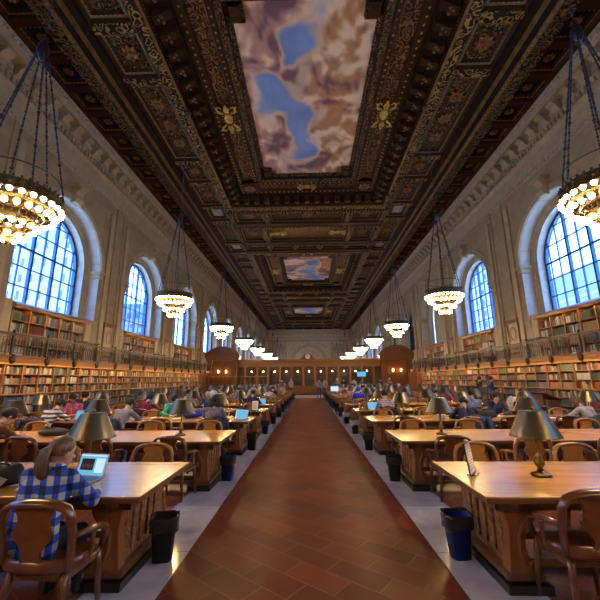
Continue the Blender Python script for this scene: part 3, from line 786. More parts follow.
def fill(side, xf, ya, yb, z, hmax, dmax, mix, place, uniform=None):
    rnd = random.random
    y = ya+.012; n = 0; run = 0; h0 = hmax*(.72+.2*rnd()); t0 = .035+.02*rnd()
    while True:
        if uniform: nm = uniform; h = h0*(1+.03*rnd()); t = t0
        else:
            if run <= 0:
                run = random.choice([1, 1, 1, 2, 3, 5]); nm = random.choice(mix); h = hmax*(.62+.34*rnd()); t = .022+.04*rnd()
            run -= 1
        if y+t > yb-.01: break
        if not uniform and rnd() < .03: y += .07+.1*rnd(); continue
        v = .42+.36*rnd(); gq = sum(PAL[nm])/3; c = tuple(min(1, (q*.85+gq*.15)*v) for q in PAL[nm])
        d = dmax*(.8+.2*rnd()); n += 1
        BOOKS.append((xf, y+t/2, z, t-.002, h, d, side, nm, c, place, n))
        y += t
for (side, k), yc in LOW.items():
    for b in range(5):
        ya = yc-2.1875+b*BAY+.03; yb = ya+BAY-.06
        for si, z in enumerate(LZ):
            lowr = si < 3
            xf = side*(11.3-.17 if lowr else 11.3+.04)
            nb = k*5+b+1
            shelf = ['bottom', 'fifth', 'fourth', 'third', 'second', 'top'][si]
            uni = None
            if side > 0 and si >= 3 and random.random() < .62: uni = RSETS[si][(k*5+b) % 10]
            elif side > 0 and not lowr: uni = None
            elif lowr and random.random() < .4: uni = random.choice(['black', 'navy blue', 'brown', 'dark red', 'teal', 'blue'])
            fill(side, xf, ya, yb, z+.002, .315, .26, LEFTMIX if not lowr else UPMIX, '%s shelf, %s bay, lower %s bookcases' % (shelf, ORD[nb-1], SIDE[side]), uni)
for (side, k), yc in UPP.items():
    for b in range(5):
        ya = yc-2.35+b*.94+.035; yb = ya+.94-.07
        for si, z in enumerate((.06, .55, 1.04, 1.53)):
            shelf = ['bottom', 'third', 'second', 'top'][si]
            uni = random.choice(UPMIX) if random.random() < .2 else None
            fill(side, side*(11.98+.04), ya, yb, GZ+.005+z+.002, .43, .26, UPMIX, '%s shelf, bay %d under %s %s window' % (shelf, b+1, ORD[k], SIDE[side]), uni)
def bscore(b):
    q = proj((b[0], b[1], b[2]+b[4]/2))
    if q is None or not (3 < q[0] < 597 and 0 < q[1] < 600): return -1
    if b[2] < 1.2: return -1
    if 2.6 < b[2] < 3.6: return -1
    return b[3]*b[4]/q[2]**2
rank = sorted(range(len(BOOKS)), key=lambda i: -bscore(BOOKS[i]))
solo = []
for sd in (-1, 1): solo += [i for i in rank if BOOKS[i][6] == sd][:150]
soloset = set(solo)
bk = MB()     # unit book: spine towards +X, thickness along Y
pr = [(-1, -.5), (-.06, -.5), (0, -.3), (.012, 0), (0, .3), (-.06, .5), (-1, .5)]
bk.prism(pr, lambda x, y: (x, y, 0), lambda x, y: (x, y, 1))
bm_ = bk.mesh('book', M['book'])
for i in solo:
    x, y, z, t, h, d, side, nm, c, place, n = BOOKS[i]
    o = bpy.data.objects.new('book', bm_); C.objects.link(o)
    o.location = (x, y, z); o.scale = (d, t, h); o.rotation_euler = (0, 0, 0 if side < 0 else PI); o.color = (*c, 1)
    tag(o, '%s book, %s from near end, %s' % (nm, ORD[min(n-1, 35)], place), 'book', 'books on the wall shelves')
mass = MB(); mcol = []
for i, (x, y, z, t, h, d, side, nm, c, place, n) in enumerate(BOOKS):
    if i in soloset: continue
    mass.box(*sorted((x, x+side*d)), y-t/2, y+t/2, z, z+h); mcol += [c]*8
mo = mass.build('shelved_books', M['book_mass'])
ca = mo.data.color_attributes.new('Col', 'FLOAT_COLOR', 'POINT')
for i, c in enumerate(mcol): ca.data[i].color = (*c, 1)
tag(mo, 'thousands of further books filling the shelves along both long walls', 'books', kind='stuff')

# framed panels on the piers and small desks on the galleries
def pier_panel(side, y, lab):
    o = thing('wall_panel', lab, 'framed panel', (side*WX, y, 3.0), 0 if side < 0 else PI, 'framed panels on the piers')
    f = MB()
    for (a, b, z0, z1) in ((-.62, -.48, 0, 1.95), (.48, .62, 0, 1.95), (-.62, .62, 1.8, 1.95), (-.62, .62, 0, .14)): f.box(0.002, .09, a, b, z0, z1)
    f.box(.002, .12, -.68, .68, 1.95, 2.02)
    f.build('frame', M['screen'], o, .01, segs=1)
    f = MB(); f.box(.002, .03, -.48, .48, .14, 1.8); f.build('panel', M['limestone'], o)
    f = MB(); f.tube([(.045, .25*math.cos(2*PI*i/16), 1.2+.38*math.sin(2*PI*i/16)) for i in range(16)], .025, 6, closed=True); f.box(.03, .05, -.3, .3, .3, .5); f.build('moulding', M['fascia'], o)
def gallery_desk(side, y, lab):
    o = thing('gallery_desk', lab, 'desk', (side*11.28, y, GZ), 0, 'reading shelves at the gallery rails')
    b = MB(); b.box(-.24, .24, -.68, .68, .92, .98); b.build('desk_top', M['screen_dark'], o, .008, segs=1)
    for q in (-1, 1):
        b = MB(); b.box(-.03, .03, q*.5-.03, q*.5+.03, 0, .92); b.tube([(0, q*.5, .5), (0, q*.15, .93)], .03, 6); b.box(-.2, .2, q*.5-.03, q*.5+.03, 0, .05); b.build('leg', M['screen_dark'], o)
for side in (-1, 1):
    for k in range(3):
        y = WCS[side][k+2]+4.375
        nm = ['between the nearest two full windows', 'between the second and third windows', 'between the third and fourth windows'][k]
        pier_panel(side, y+.1, 'wood-framed stone panel on the %s pier %s' % (SIDE[side], nm))
        gallery_desk(side, 17.9+8.75*k-.0, 'small dark reading desk on the %s gallery, %s from the near end' % (SIDE[side], ORD[k]))

# ------------------------------------------------------------------ chandeliers
def chandelier_frame():
    r = thing('chandelier', '', 'chandelier')
    b = MB()       # pierced crown ring
    def hoop(R, z0, z1, th):
        b.lathe([(R-th, z0), (R, z0), (R+.012, z0+.02), (R, (z0+z1)/2), (R+.015, z1-.02), (R, z1), (R-th, z1), (R-th, z0)], 40, caps=False)
    hoop(.79, .03, .24, .03)
    for i in range(40):
        a = 2*PI*i/40; b.sphere((.795*math.cos(a), .795*math.sin(a), .26), .028, 6, 4)
    b.build('crown_ring', M['gilt'], r)
    b = MB(); hoop(.70, -.14, -.06, .03); hoop(.52, -.24, -.16, .02); hoop(.42, -.40, -.33, .03); hoop(.26, -.63, -.56, .03); hoop(.10, -.66, -.60, .03)
    for k in range(8):
        a = PI*k/4; u = Vector((math.cos(a), math.sin(a), 0))
        b.tube([u*.79+Vector((0, 0, .08)), u*.70+Vector((0, 0, -.10)), u*.50+Vector((0, 0, -.14)), u*.43+Vector((0, 0, -.34)), u*.27+Vector((0, 0, -.56)), u*.05+Vector((0, 0, -.62))], .016, 6)
    for k in range(24):
        a = 2*PI*k/24; u = Vector((math.cos(a), math.sin(a), 0)); b.tube([u*.51+Vector((0, 0, -.1)), u*.45+Vector((0, 0, -.32))], .010, 4)
        b.tube([u*.36+Vector((0, 0, -.36)), u*.29+Vector((0, 0, -.54))], .008, 4)
    b.build('tier_frame', M['gilt'], r)
    b = MB(); b.lathe([(.05, -.62), (.12, -.66), (.10, -.70), (.04, -.74), (.06, -.78), (.03, -.83), (.012, -.88), (.002, -.9)], 14); b.build('finial', M['brass'], r)
    b = MB(); b.tube([(.70*math.cos(2*PI*i/32), .70*math.sin(2*PI*i/32), .62) for i in range(32)], .014, 5, closed=True)
    b.build('spreader_hoop', M['chain'], r)
    hz = 3.65
    for k in range(6):
        a = 2*PI*k/6+.3; u = Vector((math.cos(a), math.sin(a), 0))
        c = MB(); p0 = u*.82+Vector((0, 0, .2)); p1 = u*.12+Vector((0, 0, hz))
        n = 42
        for i in range(n):      # links
            q0 = p0.lerp(p1, i/n); q1 = p0.lerp(p1, (i+.8)/n); c.tube([q0, q1], .017 if i % 2 else .024, 5)
        for t_ in (.25, .5): c.sphere(p0.lerp(p1, t_), .04, 6, 5)
        c.build('chain', M['chain'], r)
    c = MB(); c.lathe([(.02, hz+.5), (.05, hz+.40), (.10, hz+.28), (.12, hz+.1), (.08, hz-.05), (.04, hz-.12)], 12); c.build('hub', M['chain'], r)
    c = MB(); n = 50; z0 = hz+.45; z1 = 14.82-5.15
    for i in range(n): c.tube([(0, 0, z0+(z1-z0)*i/n), (0, 0, z0+(z1-z0)*(i+.85)/n)], .016 if i % 2 else .026, 5)
    c.lathe([(.03, z1-.12), (.14, z1-.06), (.17, z1)], 12); c.build('hanging_chain', M['chain'], r)
    return r
TIERS = [(.81, 0.0, 28), (.70, -.19, 24), (.43, -.45, 16), (.25, -.68, 9)]
def bulb_mesh(cup=True):
    b = MB(); b.sphere((0, 0, 0), .047, 10, 7, 0, (1, 1, 1.1))
    return b.mesh('bulb', M['bulb'])
def add_bulbs(r, merged):
    cups = MB(); bm = None if merged else bulb_mesh()
    for ti, (R, z, n) in enumerate(TIERS):
        mb = MB()
        for k in range(n):
            a = 2*PI*k/n+ti*.1; p = (R*math.cos(a), R*math.sin(a), z-.03)
            cups.lathe([(.015, .10), (.045, .085), (.064, .05), (.069, .02)], 10, p, caps=False)
            if merged: mb.sphere(p, .037, 6, 4)
            else:
                o = bpy.data.objects.new('bulb', bm); C.objects.link(o); o.parent = r; o.location = p
        if merged: mb.build('bulb_ring', M['bulb_mid'], r)
    tf = [q for q in r.children if q.name.startswith('tier_frame')][0]; src_ = tf.data; mm = MB(); mm.v = [tuple(v.co) for v in src_.vertices]; mm.f = [tuple(p.vertices) for p in src_.polygons]; mm.m = [0]*len(mm.f); mm.sm = [True]*len(mm.f); mm.add(cups.v, cups.f, 1, True); tf.data = mm.mesh('tier_frame', [M['gilt'], M['brass']])
ch_near = chandelier_frame(); ch_far = dup(ch_near, (0, 0, 0), 0, 'x')
add_bulbs(ch_near, False); add_bulbs(ch_far, True)
CHY = [-2.05, 6.35]+[6.5+8.55*k for k in range(1, 10)]
fn = ff = True
for side in (-1, 1):
    for k, y in enumerate(CHY):
        lab = 'tiered globe-bulb chandelier of the %s row, %s' % (SIDE[side], 'behind the nearest one' if k == 0 else 'nearest, biggest in view' if k == 1 else '%s from the near end' % ORD[k-1])
        near = k in (1, 2)
        src = ch_near if near else ch_far
        if near and fn: o = src; fn = False
        elif not near and ff: o = src; ff = False
        else: o = dup(src, (0, 0, 0), 0, lab)
        o.location = (side*5.92, y, 5.2); o.scale = (1, 1, 1) if k < 2 else (.93, .93, 1); o.rotation_euler = (0, 0, .37*k+side*.2); o['label'] = lab; o['group'] = 'tiered chandeliers hanging in two rows'
        if k >= 6:
            for q in o.children:
                if q.name.startswith('bulb_ring'): q.material_slots[0].link = 'OBJECT'; q.material_slots[0].material = M['bulb_far']

# ------------------------------------------------------------------ the wooden screen across the far end of this hall
SY = 41.0
scr = thing('delivery_screen', 'long carved oak screen with lit arched openings across the far end', 'partition', (0, SY, 0))
PITCHX = 1.335
b = MB(); b.box(-11.75, 11.75, .1, .5, 0, .16); b.build('base_board', M['screen_dark'], scr)
b = MB(); b.box(-8.1, 8.1, .0, .5, .16, .98); b.box(-8.1, 8.1, -.06, .52, .95, 1.05)
for i in range(-6, 7): b.box(i*PITCHX-.48, i*PITCHX+.48, -.03, .05, .28, .84)
b.build('dado', M['screen'], scr, .01, segs=1)
b = MB()
for (z0, z1, pj) in ((3.15, 3.3, .06), (3.3, 3.62, .0), (3.62, 3.74, .12), (3.74, 3.84, .28), (3.84, 4.0, .36)): b.box(-8.15, 8.15, -pj, .5, z0, z1)
for i in range(-55, 56): b.box(i*.145-.035, i*.145+.035, -.22, 0, 3.64, 3.74)
b.build('entablature', M['case'], scr)  # paler oak than the screen: light on the entablature put into the colour
for i in range(-6, 7):
    x = (i+.5)*PITCHX if i < 6 else None
    if x is None: continue
    b = MB(); w = .09 if i not in (-1, 0) else .12
    b.box(x-w, x+w, -.05, .3, 1.05, 3.15); b.box(x-w-.04, x+w+.04, -.08, .33, 1.05, 1.2); b.box(x-w-.05, x+w+.05, -.1, .33, 3.0, 3.15); b.build('pilaster', M['case'], scr, .008, segs=1)  # pilasters in paler oak too, colour doing the work of side light
for i in range(-5, 6):
    x = i*PITCHX; R = .5; n = 14
    b = MB(); top = 3.15; w2 = PITCHX/2-.09
    a = [(-R, 1.05)]+[(-R*math.cos(PI*j/n), 2.45+R*math.sin(PI*j/n)) for j in range(n+1)]+[(R, 1.05)]
    for s in (.06, .2):
        for j in range(1, len(a)-2):
            b.add([(x+a[j][0], s, a[j][1]), (x+a[j+1][0], s, a[j+1][1]), (x+a[j+1][0], s, top), (x+a[j][0], s, top)], [(0, 1, 2, 3)])
        b.add([(x-w2, s, 1.05), (x-R, s, 1.05), (x-R, s, top), (x-w2, s, top)], [(0, 1, 2, 3)]); b.add([(x+w2, s, 1.05), (x+R, s, 1.05), (x+R, s, top), (x+w2, s, top)], [(0, 1, 2, 3)])
    for j in range(len(a)-1): b.add([(x+a[j][0], .06, a[j][1]), (x+a[j+1][0], .06, a[j+1][1]), (x+a[j+1][0], .2, a[j+1][1]), (x+a[j][0], .2, a[j][1])], [(0, 1, 2, 3)])
    b.build('arched_opening', M['screen_dark'], scr)  # darker oak here paints in the shade that sets the arches back
    g = MB(); g.box(x-.5, x+.5, .12, .128, 1.05, 2.45); g.build('glass_pane', M['glass'], scr)
    l = MB(); l.sphere((x+.0, .55, 2.62), .05, 10, 8); ob = l.build('alcove_globe', M['nook'], scr)
    k_ = MB(); k_.box(x-.012, x+.012, .54, .56, 2.66, 3.4); k_.box(x-.012, x+.012, .3, .56, 3.38, 3.4); k_.build('lamp_bracket', M['brass'], ob)
# end pavilions with segmental pediments
for s in (-1, 1):
    b = MB(); cx = s*9.95
    b.box(cx-1.75, cx+1.75, -.35, .5, .16, 1.0); b.box(cx-1.75, cx+1.75, .05, .5, 1.0, 4.3)
    for q in (-1, 1):
        b.box(cx+q*1.5-.24, cx+q*1.5+.24, -.35, .1, 1.0, 3.9); b.box(cx+q*1.5-.3, cx+q*1.5+.3, -.42, .1, 3.7, 3.9); b.box(cx+q*1.5-.3, cx+q*1.5+.3, -.42, .1, 1.0, 1.2)
    b.box(cx-1.15, cx+1.15, -.02, .06, 1.3, 3.4); b.box(cx-.95, cx+.95, -.05, 0, 1.5, 2.3)
    for (z0, z1, pj) in ((3.9, 4.15, .38), (4.15, 4.28, .5), (4.28, 4.4, .6)): b.box(cx-1.85-pj*.2, cx+1.85+pj*.2, -pj, .5, z0, z1)
    Rp = 2.45; zc = 4.4-Rp*math.cos(.9)
    arc = [(Rp*math.sin(t_), zc+Rp*math.cos(t_)) for t_ in [-.9+1.8*i/18 for i in range(19)]]
    b.prism([(cx+x, z) for x, z in arc], lambda x, z: (x, -.25, z), lambda x, z: (x, .5, z))
    arc2 = [(x*1.0, z) for x, z in arc]
    n = len(arc)
    out = [(x*1.05, zc+(z-zc)*1.07) for x, z in arc]
    b.prism([(cx+x, z) for x, z in out]+[(cx+x, z) for x, z in reversed(arc)], lambda x, z: (x, -.6, z), lambda x, z: (x, .5, z))
    b.build('pavilion', M['screen'], scr)
    for q in (-.45, .45):
        l = MB(); l.sphere((cx+q, -.3, 2.75), .045, 8, 6); l.tube([(cx+q, -.05, 2.6), (cx+q, -.25, 2.55), (cx+q, -.3, 2.68)], .02, 6, 0); l.build('wall_globe', M['nook'], scr)
b = MB(); b.box(-11.75, 11.75, 1.3, 1.5, 0, 3.9); b.build('rear_partition', M['screen_dark'], scr)
b = MB(); b.box(-8.1, 8.1, .5, 1.3, 3.6, 3.7); b.build('alcove_roof', M['screen_dark'], scr)
# clock over the middle of the screen
ck = thing('wall_clock', 'round clock in a carved wooden crest on top of the far screen', 'clock', (-.15, SY, 4.004))
b = MB(); b.prism([(.62*math.cos(PI*i/14)*1.0, .62*math.sin(PI*i/14)) for i in range(15)], lambda x, z: (x, -.3, z), lambda x, z: (x, .3, z)); b.box(-.85, .85, -.3, .3, 0, .12); b.build('crest', M['screen'], ck)
b = MB(); b.lathe([(.28, 0), (.28, .04)], 24, (0, 0, 0), 0, False, True, Matrix.Translation((0, -.31, .28)) @ Matrix.Rotation(PI/2, 4, 'X')); b.build('dial', M['white_paper'], ck)
b = MB(); b.box(-.012, .012, -.37, -.355, .28, .48); b.box(-.15, 0, -.37, -.355, .27, .29); b.build('hands', M['black_plastic'], ck)
# balustrade in front of the left half of the screen
br = thing('low_balustrade', 'low turned wooden balustrade in front of the left end of the screen', 'railing', (-7.6, 38.6, 0))
b = MB(); b.box(-3.3, 3.3, -.06, .06, 2.02, 2.12); b.box(-3.3, 3.3, -.05, .05, .0, .5)
b.build('rail', M['fascia'], br)
bal = MB(); bal.lathe([(.05, 0), (.03, .1), (.055, .4), (.03, .8), (.04, 1.2), (.05, 1.52)], 8); bmh = bal.mesh('baluster', M['screen'])
for i in range(14):
    o = bpy.data.objects.new('baluster', bmh); C.objects.link(o); o.parent = br; o.location = (-3.2+6.4*i/13, 0, .5)
# oak doors that close the run of bookcases beside the screen
for i, s in enumerate((-1, 1)):
    d = bpy.data.objects.new('door_%d' % (i+1), None); C.objects.link(d); d.location = (s*11.35, 38.1, 0); d['kind'] = 'structure'
    b = MB(); b.box(-.42, .3, -1.35, 1.35, 0, 2.38); b.build('door_case', M['screen'], d)
    for q in (-1, 1):
        b = MB(); x = -s*.32
        b.box(*sorted((x, -s*.29)), q*.62-.55, q*.62+.55, .05, 2.2); b.box(*sorted((x-s*.03, x)), q*.62-.4, q*.62+.4, .25, .95); b.box(*sorted((x-s*.03, x)), q*.62-.4, q*.62+.4, 1.15, 2.05)
        b.build('door_leaf', M['screen_dark'], d, .01, segs=1)

# ------------------------------------------------------------------ reading tables
ROWS = 12; F0, DR, TD, TX0, TX1, TH = 3.17, 2.68, 1.27, 1.42, 7.75, .76
ROWNAME = ['nearest'] + ORD[1:]
def make_table():
    """origin on the floor at the aisle end, front edge; the table runs along +X"""
    r = thing('reading_table', '', 'table'); L = TX1-TX0
    b = MB(); b.box(.11, L-.11, .11, TD-.11, TH-.012, TH-.002); b.build('table_top', M['oak_top'], r)
    b = MB()
    b.box(0, L, 0, .12, TH-.012, TH); b.box(0, L, TD-.12, TD, TH-.012, TH); b.box(0, .12, .12, TD-.12, TH-.012, TH); b.box(L-.12, L, .12, TD-.12, TH-.012, TH)
    b.build('top_border', M['oak_top'], r, .004, segs=2)
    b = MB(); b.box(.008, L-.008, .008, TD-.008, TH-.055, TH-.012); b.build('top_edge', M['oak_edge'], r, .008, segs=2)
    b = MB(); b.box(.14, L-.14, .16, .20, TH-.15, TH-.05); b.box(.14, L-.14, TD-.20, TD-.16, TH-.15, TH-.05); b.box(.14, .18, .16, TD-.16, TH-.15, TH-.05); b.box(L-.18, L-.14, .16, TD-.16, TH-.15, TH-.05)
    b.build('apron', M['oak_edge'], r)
    for (x, sx) in ((.30, 1), (L/2, 0), (L-.30, -1)):
        if sx == 0: continue
        b = MB(); yc = TD/2
        # carved end slab facing the aisle, narrowing at the waist
        pts = [(.42, .13), (.38, .22), (.33, .32), (.35, .42), (.41, .52), (.47, .60), (.49, .68), (.49, .71)]
        poly = [(yc-a, z) for a, z in pts]+[(yc+a, z) for a, z in reversed(pts)]
        b.prism(poly, lambda y, z: (x-.05*sx, y, z), lambda y, z: (x+.07*sx, y, z))
        for q in (-.30, -.15, 0, .15, .30): b.box(x-.075*sx if sx > 0 else x+.05, x-.05 if sx > 0 else x+.075, yc+q-.05, yc+q+.05, .2, .66)
        b.build('end_panel', M['oak_carved'], r, .008, segs=1)
        # scrolled consoles at both long sides of the end
        for yy in (yc-.40, yc+.40):
            c = MB()
            inner = [(.15, .71), (.18, .69), (.195, .64), (.185, .58), (.15, .52), (.09, .46), (.065, .39), (.06, .32), (.08, .25), (.11, .20), (.15, .175), (.16, .14)]
            poly = [(-.09, .14), (-.075, .30), (-.06, .45), (-.08, .60), (-.09, .71)]+inner
            c.prism(poly, lambda u, z: (x+u*sx, yy-.06, z), lambda u, z: (x+u*sx, yy+.06, z))
            for sy in (-1, 1):
                for (u0, z0, rr0) in ((.11, .615, .07), (.10, .185, .04)):
                    c.tube([(x+(u0+rr0*(1-t_/16)*math.cos(t_*.75))*sx, yy+sy*.06, z0+rr0*(1-t_/16)*math.sin(t_*.75)) for t_ in range(15)], [.017-.0006*t_ for t_ in range(15)], 6)
                c.tube([(x+.07*sx, yy+sy*.06, .54), (x+.01*sx, yy+sy*.062, .42), (x+.01*sx, yy+sy*.062, .3), (x+.05*sx, yy+sy*.06, .2)], [.018, .02, .02, .014], 6)
            c.build('console', M['screen'], r, .008, segs=1)
        c = MB(); c.box(min(x-.12*sx, x+.20*sx), max(x-.12*sx, x+.20*sx), .17, TD-.17, .07, .145); c.build('foot', M['oak_edge'], r, .025)
        c = MB(); c.box(min(x-.14*sx, x+.22*sx), max(x-.14*sx, x+.22*sx), .13, TD-.13, 0, .07); c.build('plinth', M['plinth'], r)
    for yy in (.36, TD-.36):
        b = MB(); b.box(.38, L-.38, yy-.06, yy+.06, .12, .19); b.build('stretcher', M['oak_dark'], r, .01, segs=1)
    return r
TABLES = {}
tb = make_table(); first = True
for k in range(ROWS):
    for s in (-1, 1):
        lab = '%s oak reading table %s of the red tile aisle' % (ROWNAME[k], SIDE[s]) if k == 0 else 'long oak reading table, %s row from the near end, %s of the tiled aisle' % (ORD[k], SIDE[s])
        o = tb if first else dup(tb, (0, 0, 0), 0, lab); first = False
        y = F0+DR*k
        if s > 0: o.location = (TX0, y, 0); o.rotation_euler = (0, 0, 0)
        else: o.location = (-TX0, y+TD, 0); o.rotation_euler = (0, 0, PI)
        o['label'] = lab; o['group'] = 'oak reading tables in two ranks'

# ------------------------------------------------------------------ lamps
def make_lamp():
    r = thing('table_lamp', '', 'lamp')
    b = MB(); b.lathe([(.09, 0), (.095, .012), (.075, .024), (.045, .033), (.028, .05)], 20); b.build('base', M['bronze'], r)
    b = MB(); b.lathe([(.03, .05), (.022, .07), (.045, .10), (.05, .125), (.028, .15), (.04, .17), (.02, .19), (.014, .22), (.014, .42), (.02, .44), (.012, .61)], 14); b.build('stem', M['brass'], r)
    b = MB(); b.lathe([(.233, .367), (.118, .612)], 48, caps=False); b.lathe([(.118, .612), (.014, .616)], 48, caps=False); b.lathe([(.229, .367), (.115, .606), (.014, .608)], 48, caps=False); b.lathe([(.229, .367), (.233, .367)], 48, caps=False); b.lathe([(.2335, .366), (.2365, .371), (.2315, .378)], 48, caps=False); b.build('shade', M['lamp'], r)
    b = MB(); b.lathe([(.012, .62), (.02, .635), (.008, .655)], 10); b.build('finial', M['brass'], r)
    return r
lp = make_lamp(); first = True
lbm = MB().sphere((0, 0, .44), .032, 8, 6).mesh('bulb', M['lampbulb'])
LX = [2.28+1.53*k for k in range(4)]
LITSET = {(0, 1), (1, -1), (1, 1), (2, 1), (2, -1), (3, 1), (4, -1), (4, 1), (5, -1), (6, 1), (7, 1), (7, -1), (8, -1), (9, 1), (10, 1), (10, -1)}
for k in range(ROWS):
    for s in (-1, 1):
        for j, x in enumerate(LX):
            p = (s*x, F0+DR*k+TD*.52, TH)
            if not inview((p[0], p[1], 1.2), 25): continue
            lit = (k, s) in LITSET and not (k == 0 and s < 0)
            lab = '%s lamp with conical shade, %s from the aisle, on %s %s table' % ('lit bronze' if lit else 'bronze', ORD[j], ROWNAME[k] if k == 0 else ORD[k]+'-row', SIDE[s])
            o = lp if first else dup(lp, p, 0, lab); first = False
            o.location = p; o['label'] = lab; o['group'] = 'bronze table lamps'; o.rotation_euler = (0, 0, random.random()*6)
            if lit:
                q = bpy.data.objects.new('bulb', lbm); C.objects.link(q); q.parent = o
                q['label'] = 'glowing lamp bulb'

# ------------------------------------------------------------------ chairs
def chair_meshes(wmat):
    P = {}
    b = MB()
    outl = []
    for i in range(24):
        a = 2*PI*i/24; ca, sa = math.cos(a), math.sin(a)
        rx = .235*math.copysign(abs(ca)**.6, ca); ry = .225*math.copysign(abs(sa)**.6, sa)
        outl.append((rx*(1.0 if sa > -.2 else .94), ry))
    vs = []; fs = []
    n = 24
    for (sc_, z) in ((.97, .415), (1.0, .43), (1.0, .448), (.94, .455), (.6, .445), (.2, .44)):
        for (x, y) in outl: vs.append((x*sc_, y*sc_, z))
    for q in range(5):
        for i in range(n): fs.append((q*n+i, q*n+(i+1) % n, (q+1)*n+(i+1) % n, (q+1)*n+i))
    fs.append(tuple(reversed(range(n)))); fs.append(tuple(5*n+i for i in range(n)))
    b.add(vs, fs, 0, True); P['seat'] = b
    b = MB()   # bent back: one continuous hoop from seat side to seat side with a broad bottom rail
    hoop = [(.205, -.19, .44), (.222, -.215, .56), (.232, -.235, .68), (.225, -.25, .78), (.195, -.262, .845), (.14, -.275, .872), (.07, -.284, .882), (0, -.287, .885)]
    hoop = hoop+[(-x, y, z) for x, y, z in reversed(hoop[:-1])]
    b.tube(hoop, [.034, .034, .034, .036, .04, .042, .044, .044, .044, .042, .04, .036, .034, .034, .034], 8, flat=(.55, 1))
    rail = [(.238, -.06, .47), (.232, -.13, .475), (.2, -.2, .48), (.12, -.243, .484), (0, -.256, .485)]
    rail = rail+[(-x, y, z) for x, y, z in reversed(rail[:-1])]
    b.tube(rail, .042, 8, flat=(.5, 1)); P['back_frame'] = b
    b = MB()   # shield splat
    half = [(.075, .49), (.06, .53), (.058, .575), (.085, .62), (.12, .66), (.128, .70), (.115, .735), (.10, .75), (.104, .79), (.12, .83), (.13, .865)]
    poly = half+[(-x, z) for x, z in reversed(half)]
    yb = lambda z: -.256-(z-.49)*.075
    b.prism(poly, lambda x, z: (x, yb(z)-.009+.12*x*x*4, z), lambda x, z: (x, yb(z)+.009+.12*x*x*4, z)); P['splat'] = b
    for i, s in enumerate((-1, 1)):
        b = MB(); a = [(s*.226, -.23, .66), (s*.25, -.18, .665), (s*.262, -.10, .66), (s*.262, -.02, .65), (s*.258, .06, .635), (s*.248, .125, .60), (s*.232, .155, .54), (s*.205, .165, .43)]
        b.tube(a, [.022, .024, .026, .028, .028, .025, .022, .02], 8, flat=(1, .8))
        b.tube([(s*.228, -.02, .44), (s*.235, -.01, .50), (s*.25, -.03, .57), (s*.26, -.04, .655)], [.018, .034, .02, .03], 6, flat=(.5, 1))
        P['arm%d' % i] = b
    for i, (x, y, dx, dy) in enumerate(((.185, .165, .03, .03), (-.185, .165, -.03, .03), (.17, -.17, .035, -.05), (-.17, -.17, -.035, -.05))):
        b = MB(); b.tube([(x, y, .43), (x+dx*.3, y+dy*.3, .32), (x+dx, y+dy, 0)], [.022, .025, .015], 8); P['leg%d' % i] = b
    b = MB()
    for y in (.17, -.165): b.box(-.17, .17, y-.012, y+.012, .37, .42)
    for x in (-.18, .18): b.box(x-.012, x+.012, -.165, .17, .37, .42)
    P['seat_frame'] = b
    for q in P.values(): q.v = [(x*1.12, y, z) for x, y, z in q.v]
    return P
CM = chair_meshes(None)
PART = {}
def part_mesh(key, mat):
    kk = (key, mat)
    if kk not in PART: PART[kk] = CM[key].mesh(key.rstrip('01234'), M[mat])
    return PART[kk]
def whole_mesh(mat):
    if ('whole', mat) not in PART:
        b = MB()
        for q in CM.values(): b.add(q.v, q.f, 0, True)
        PART[('whole', mat)] = b.mesh('chair', M[mat])
    return PART[('whole', mat)]
def chair(x, y, rz, mat, label, detailed):
    if detailed:
        o = thing('armchair', label, 'chair', (x, y, 0), rz, 'wooden armchairs at the reading tables')
        for key in CM:
            c = bpy.data.objects.new(key.rstrip('01234'), part_mesh(key, mat)); C.objects.link(c); c.parent = o
    else:
        o = bpy.data.objects.new('armchair', whole_mesh(mat)); C.objects.link(o); o.location = (x, y, 0); o.rotation_euler = (0, 0, rz)
        tag(o, label, 'chair', 'wooden armchairs at the reading tables')
    return o
SX = [2.06+1.16*k for k in range(5)]
CH = {}
OCC = set()      # filled by the people list below (row, side, near/far, seat)

# ------------------------------------------------------------------ people
CLOTH = {}
def cloth(c, rough=.8):
    if c not in CLOTH: CLOTH[c] = plain('cloth_%d' % len(CLOTH), c, rough, var=.2, vs=18, bump=.2)
    return CLOTH[c]
def hands(cap, wrist, d, side, up_=Vector((0, 0, 1)), curl=.35, s=1.0):
    """palm, four unequal bent fingers and a thumb leaving the side of the palm"""
    d = d.normalized(); lat = d.cross(up_).normalized()*side; dn = -up_
    palm = wrist+d*.075*s
    for q in (-.026, -.009, .009, .026): cap(wrist+lat*q*.5*s, palm+lat*q*s, .017*s, .0125*s, 3)
    for q, L in ((-.027, .062), (-.009, .075), (.009, .078), (.027, .068)):
        p0 = palm+lat*q*s; p1 = p0+(d*math.cos(curl*.5)+dn*math.sin(curl*.5))*L*.5*s+lat*q*.12*s; p2 = p1+(d*math.cos(curl*1.6)+dn*math.sin(curl*1.6))*L*.5*s
        cap(p0, p1, .0105*s, .0095*s, 3); cap(p1, p2, .0095*s, .0075*s, 3)
    t0 = wrist+d*.03*s+lat*.028*s; t1 = t0+(d*.7+lat*.7).normalized()*.038*s; t2 = t1+(d*.9+lat*.25+dn*.2).normalized()*.03*s
    cap(t0, t1, .014*s, .011*s, 3); cap(t1, t2, .011*s, .008*s, 3)
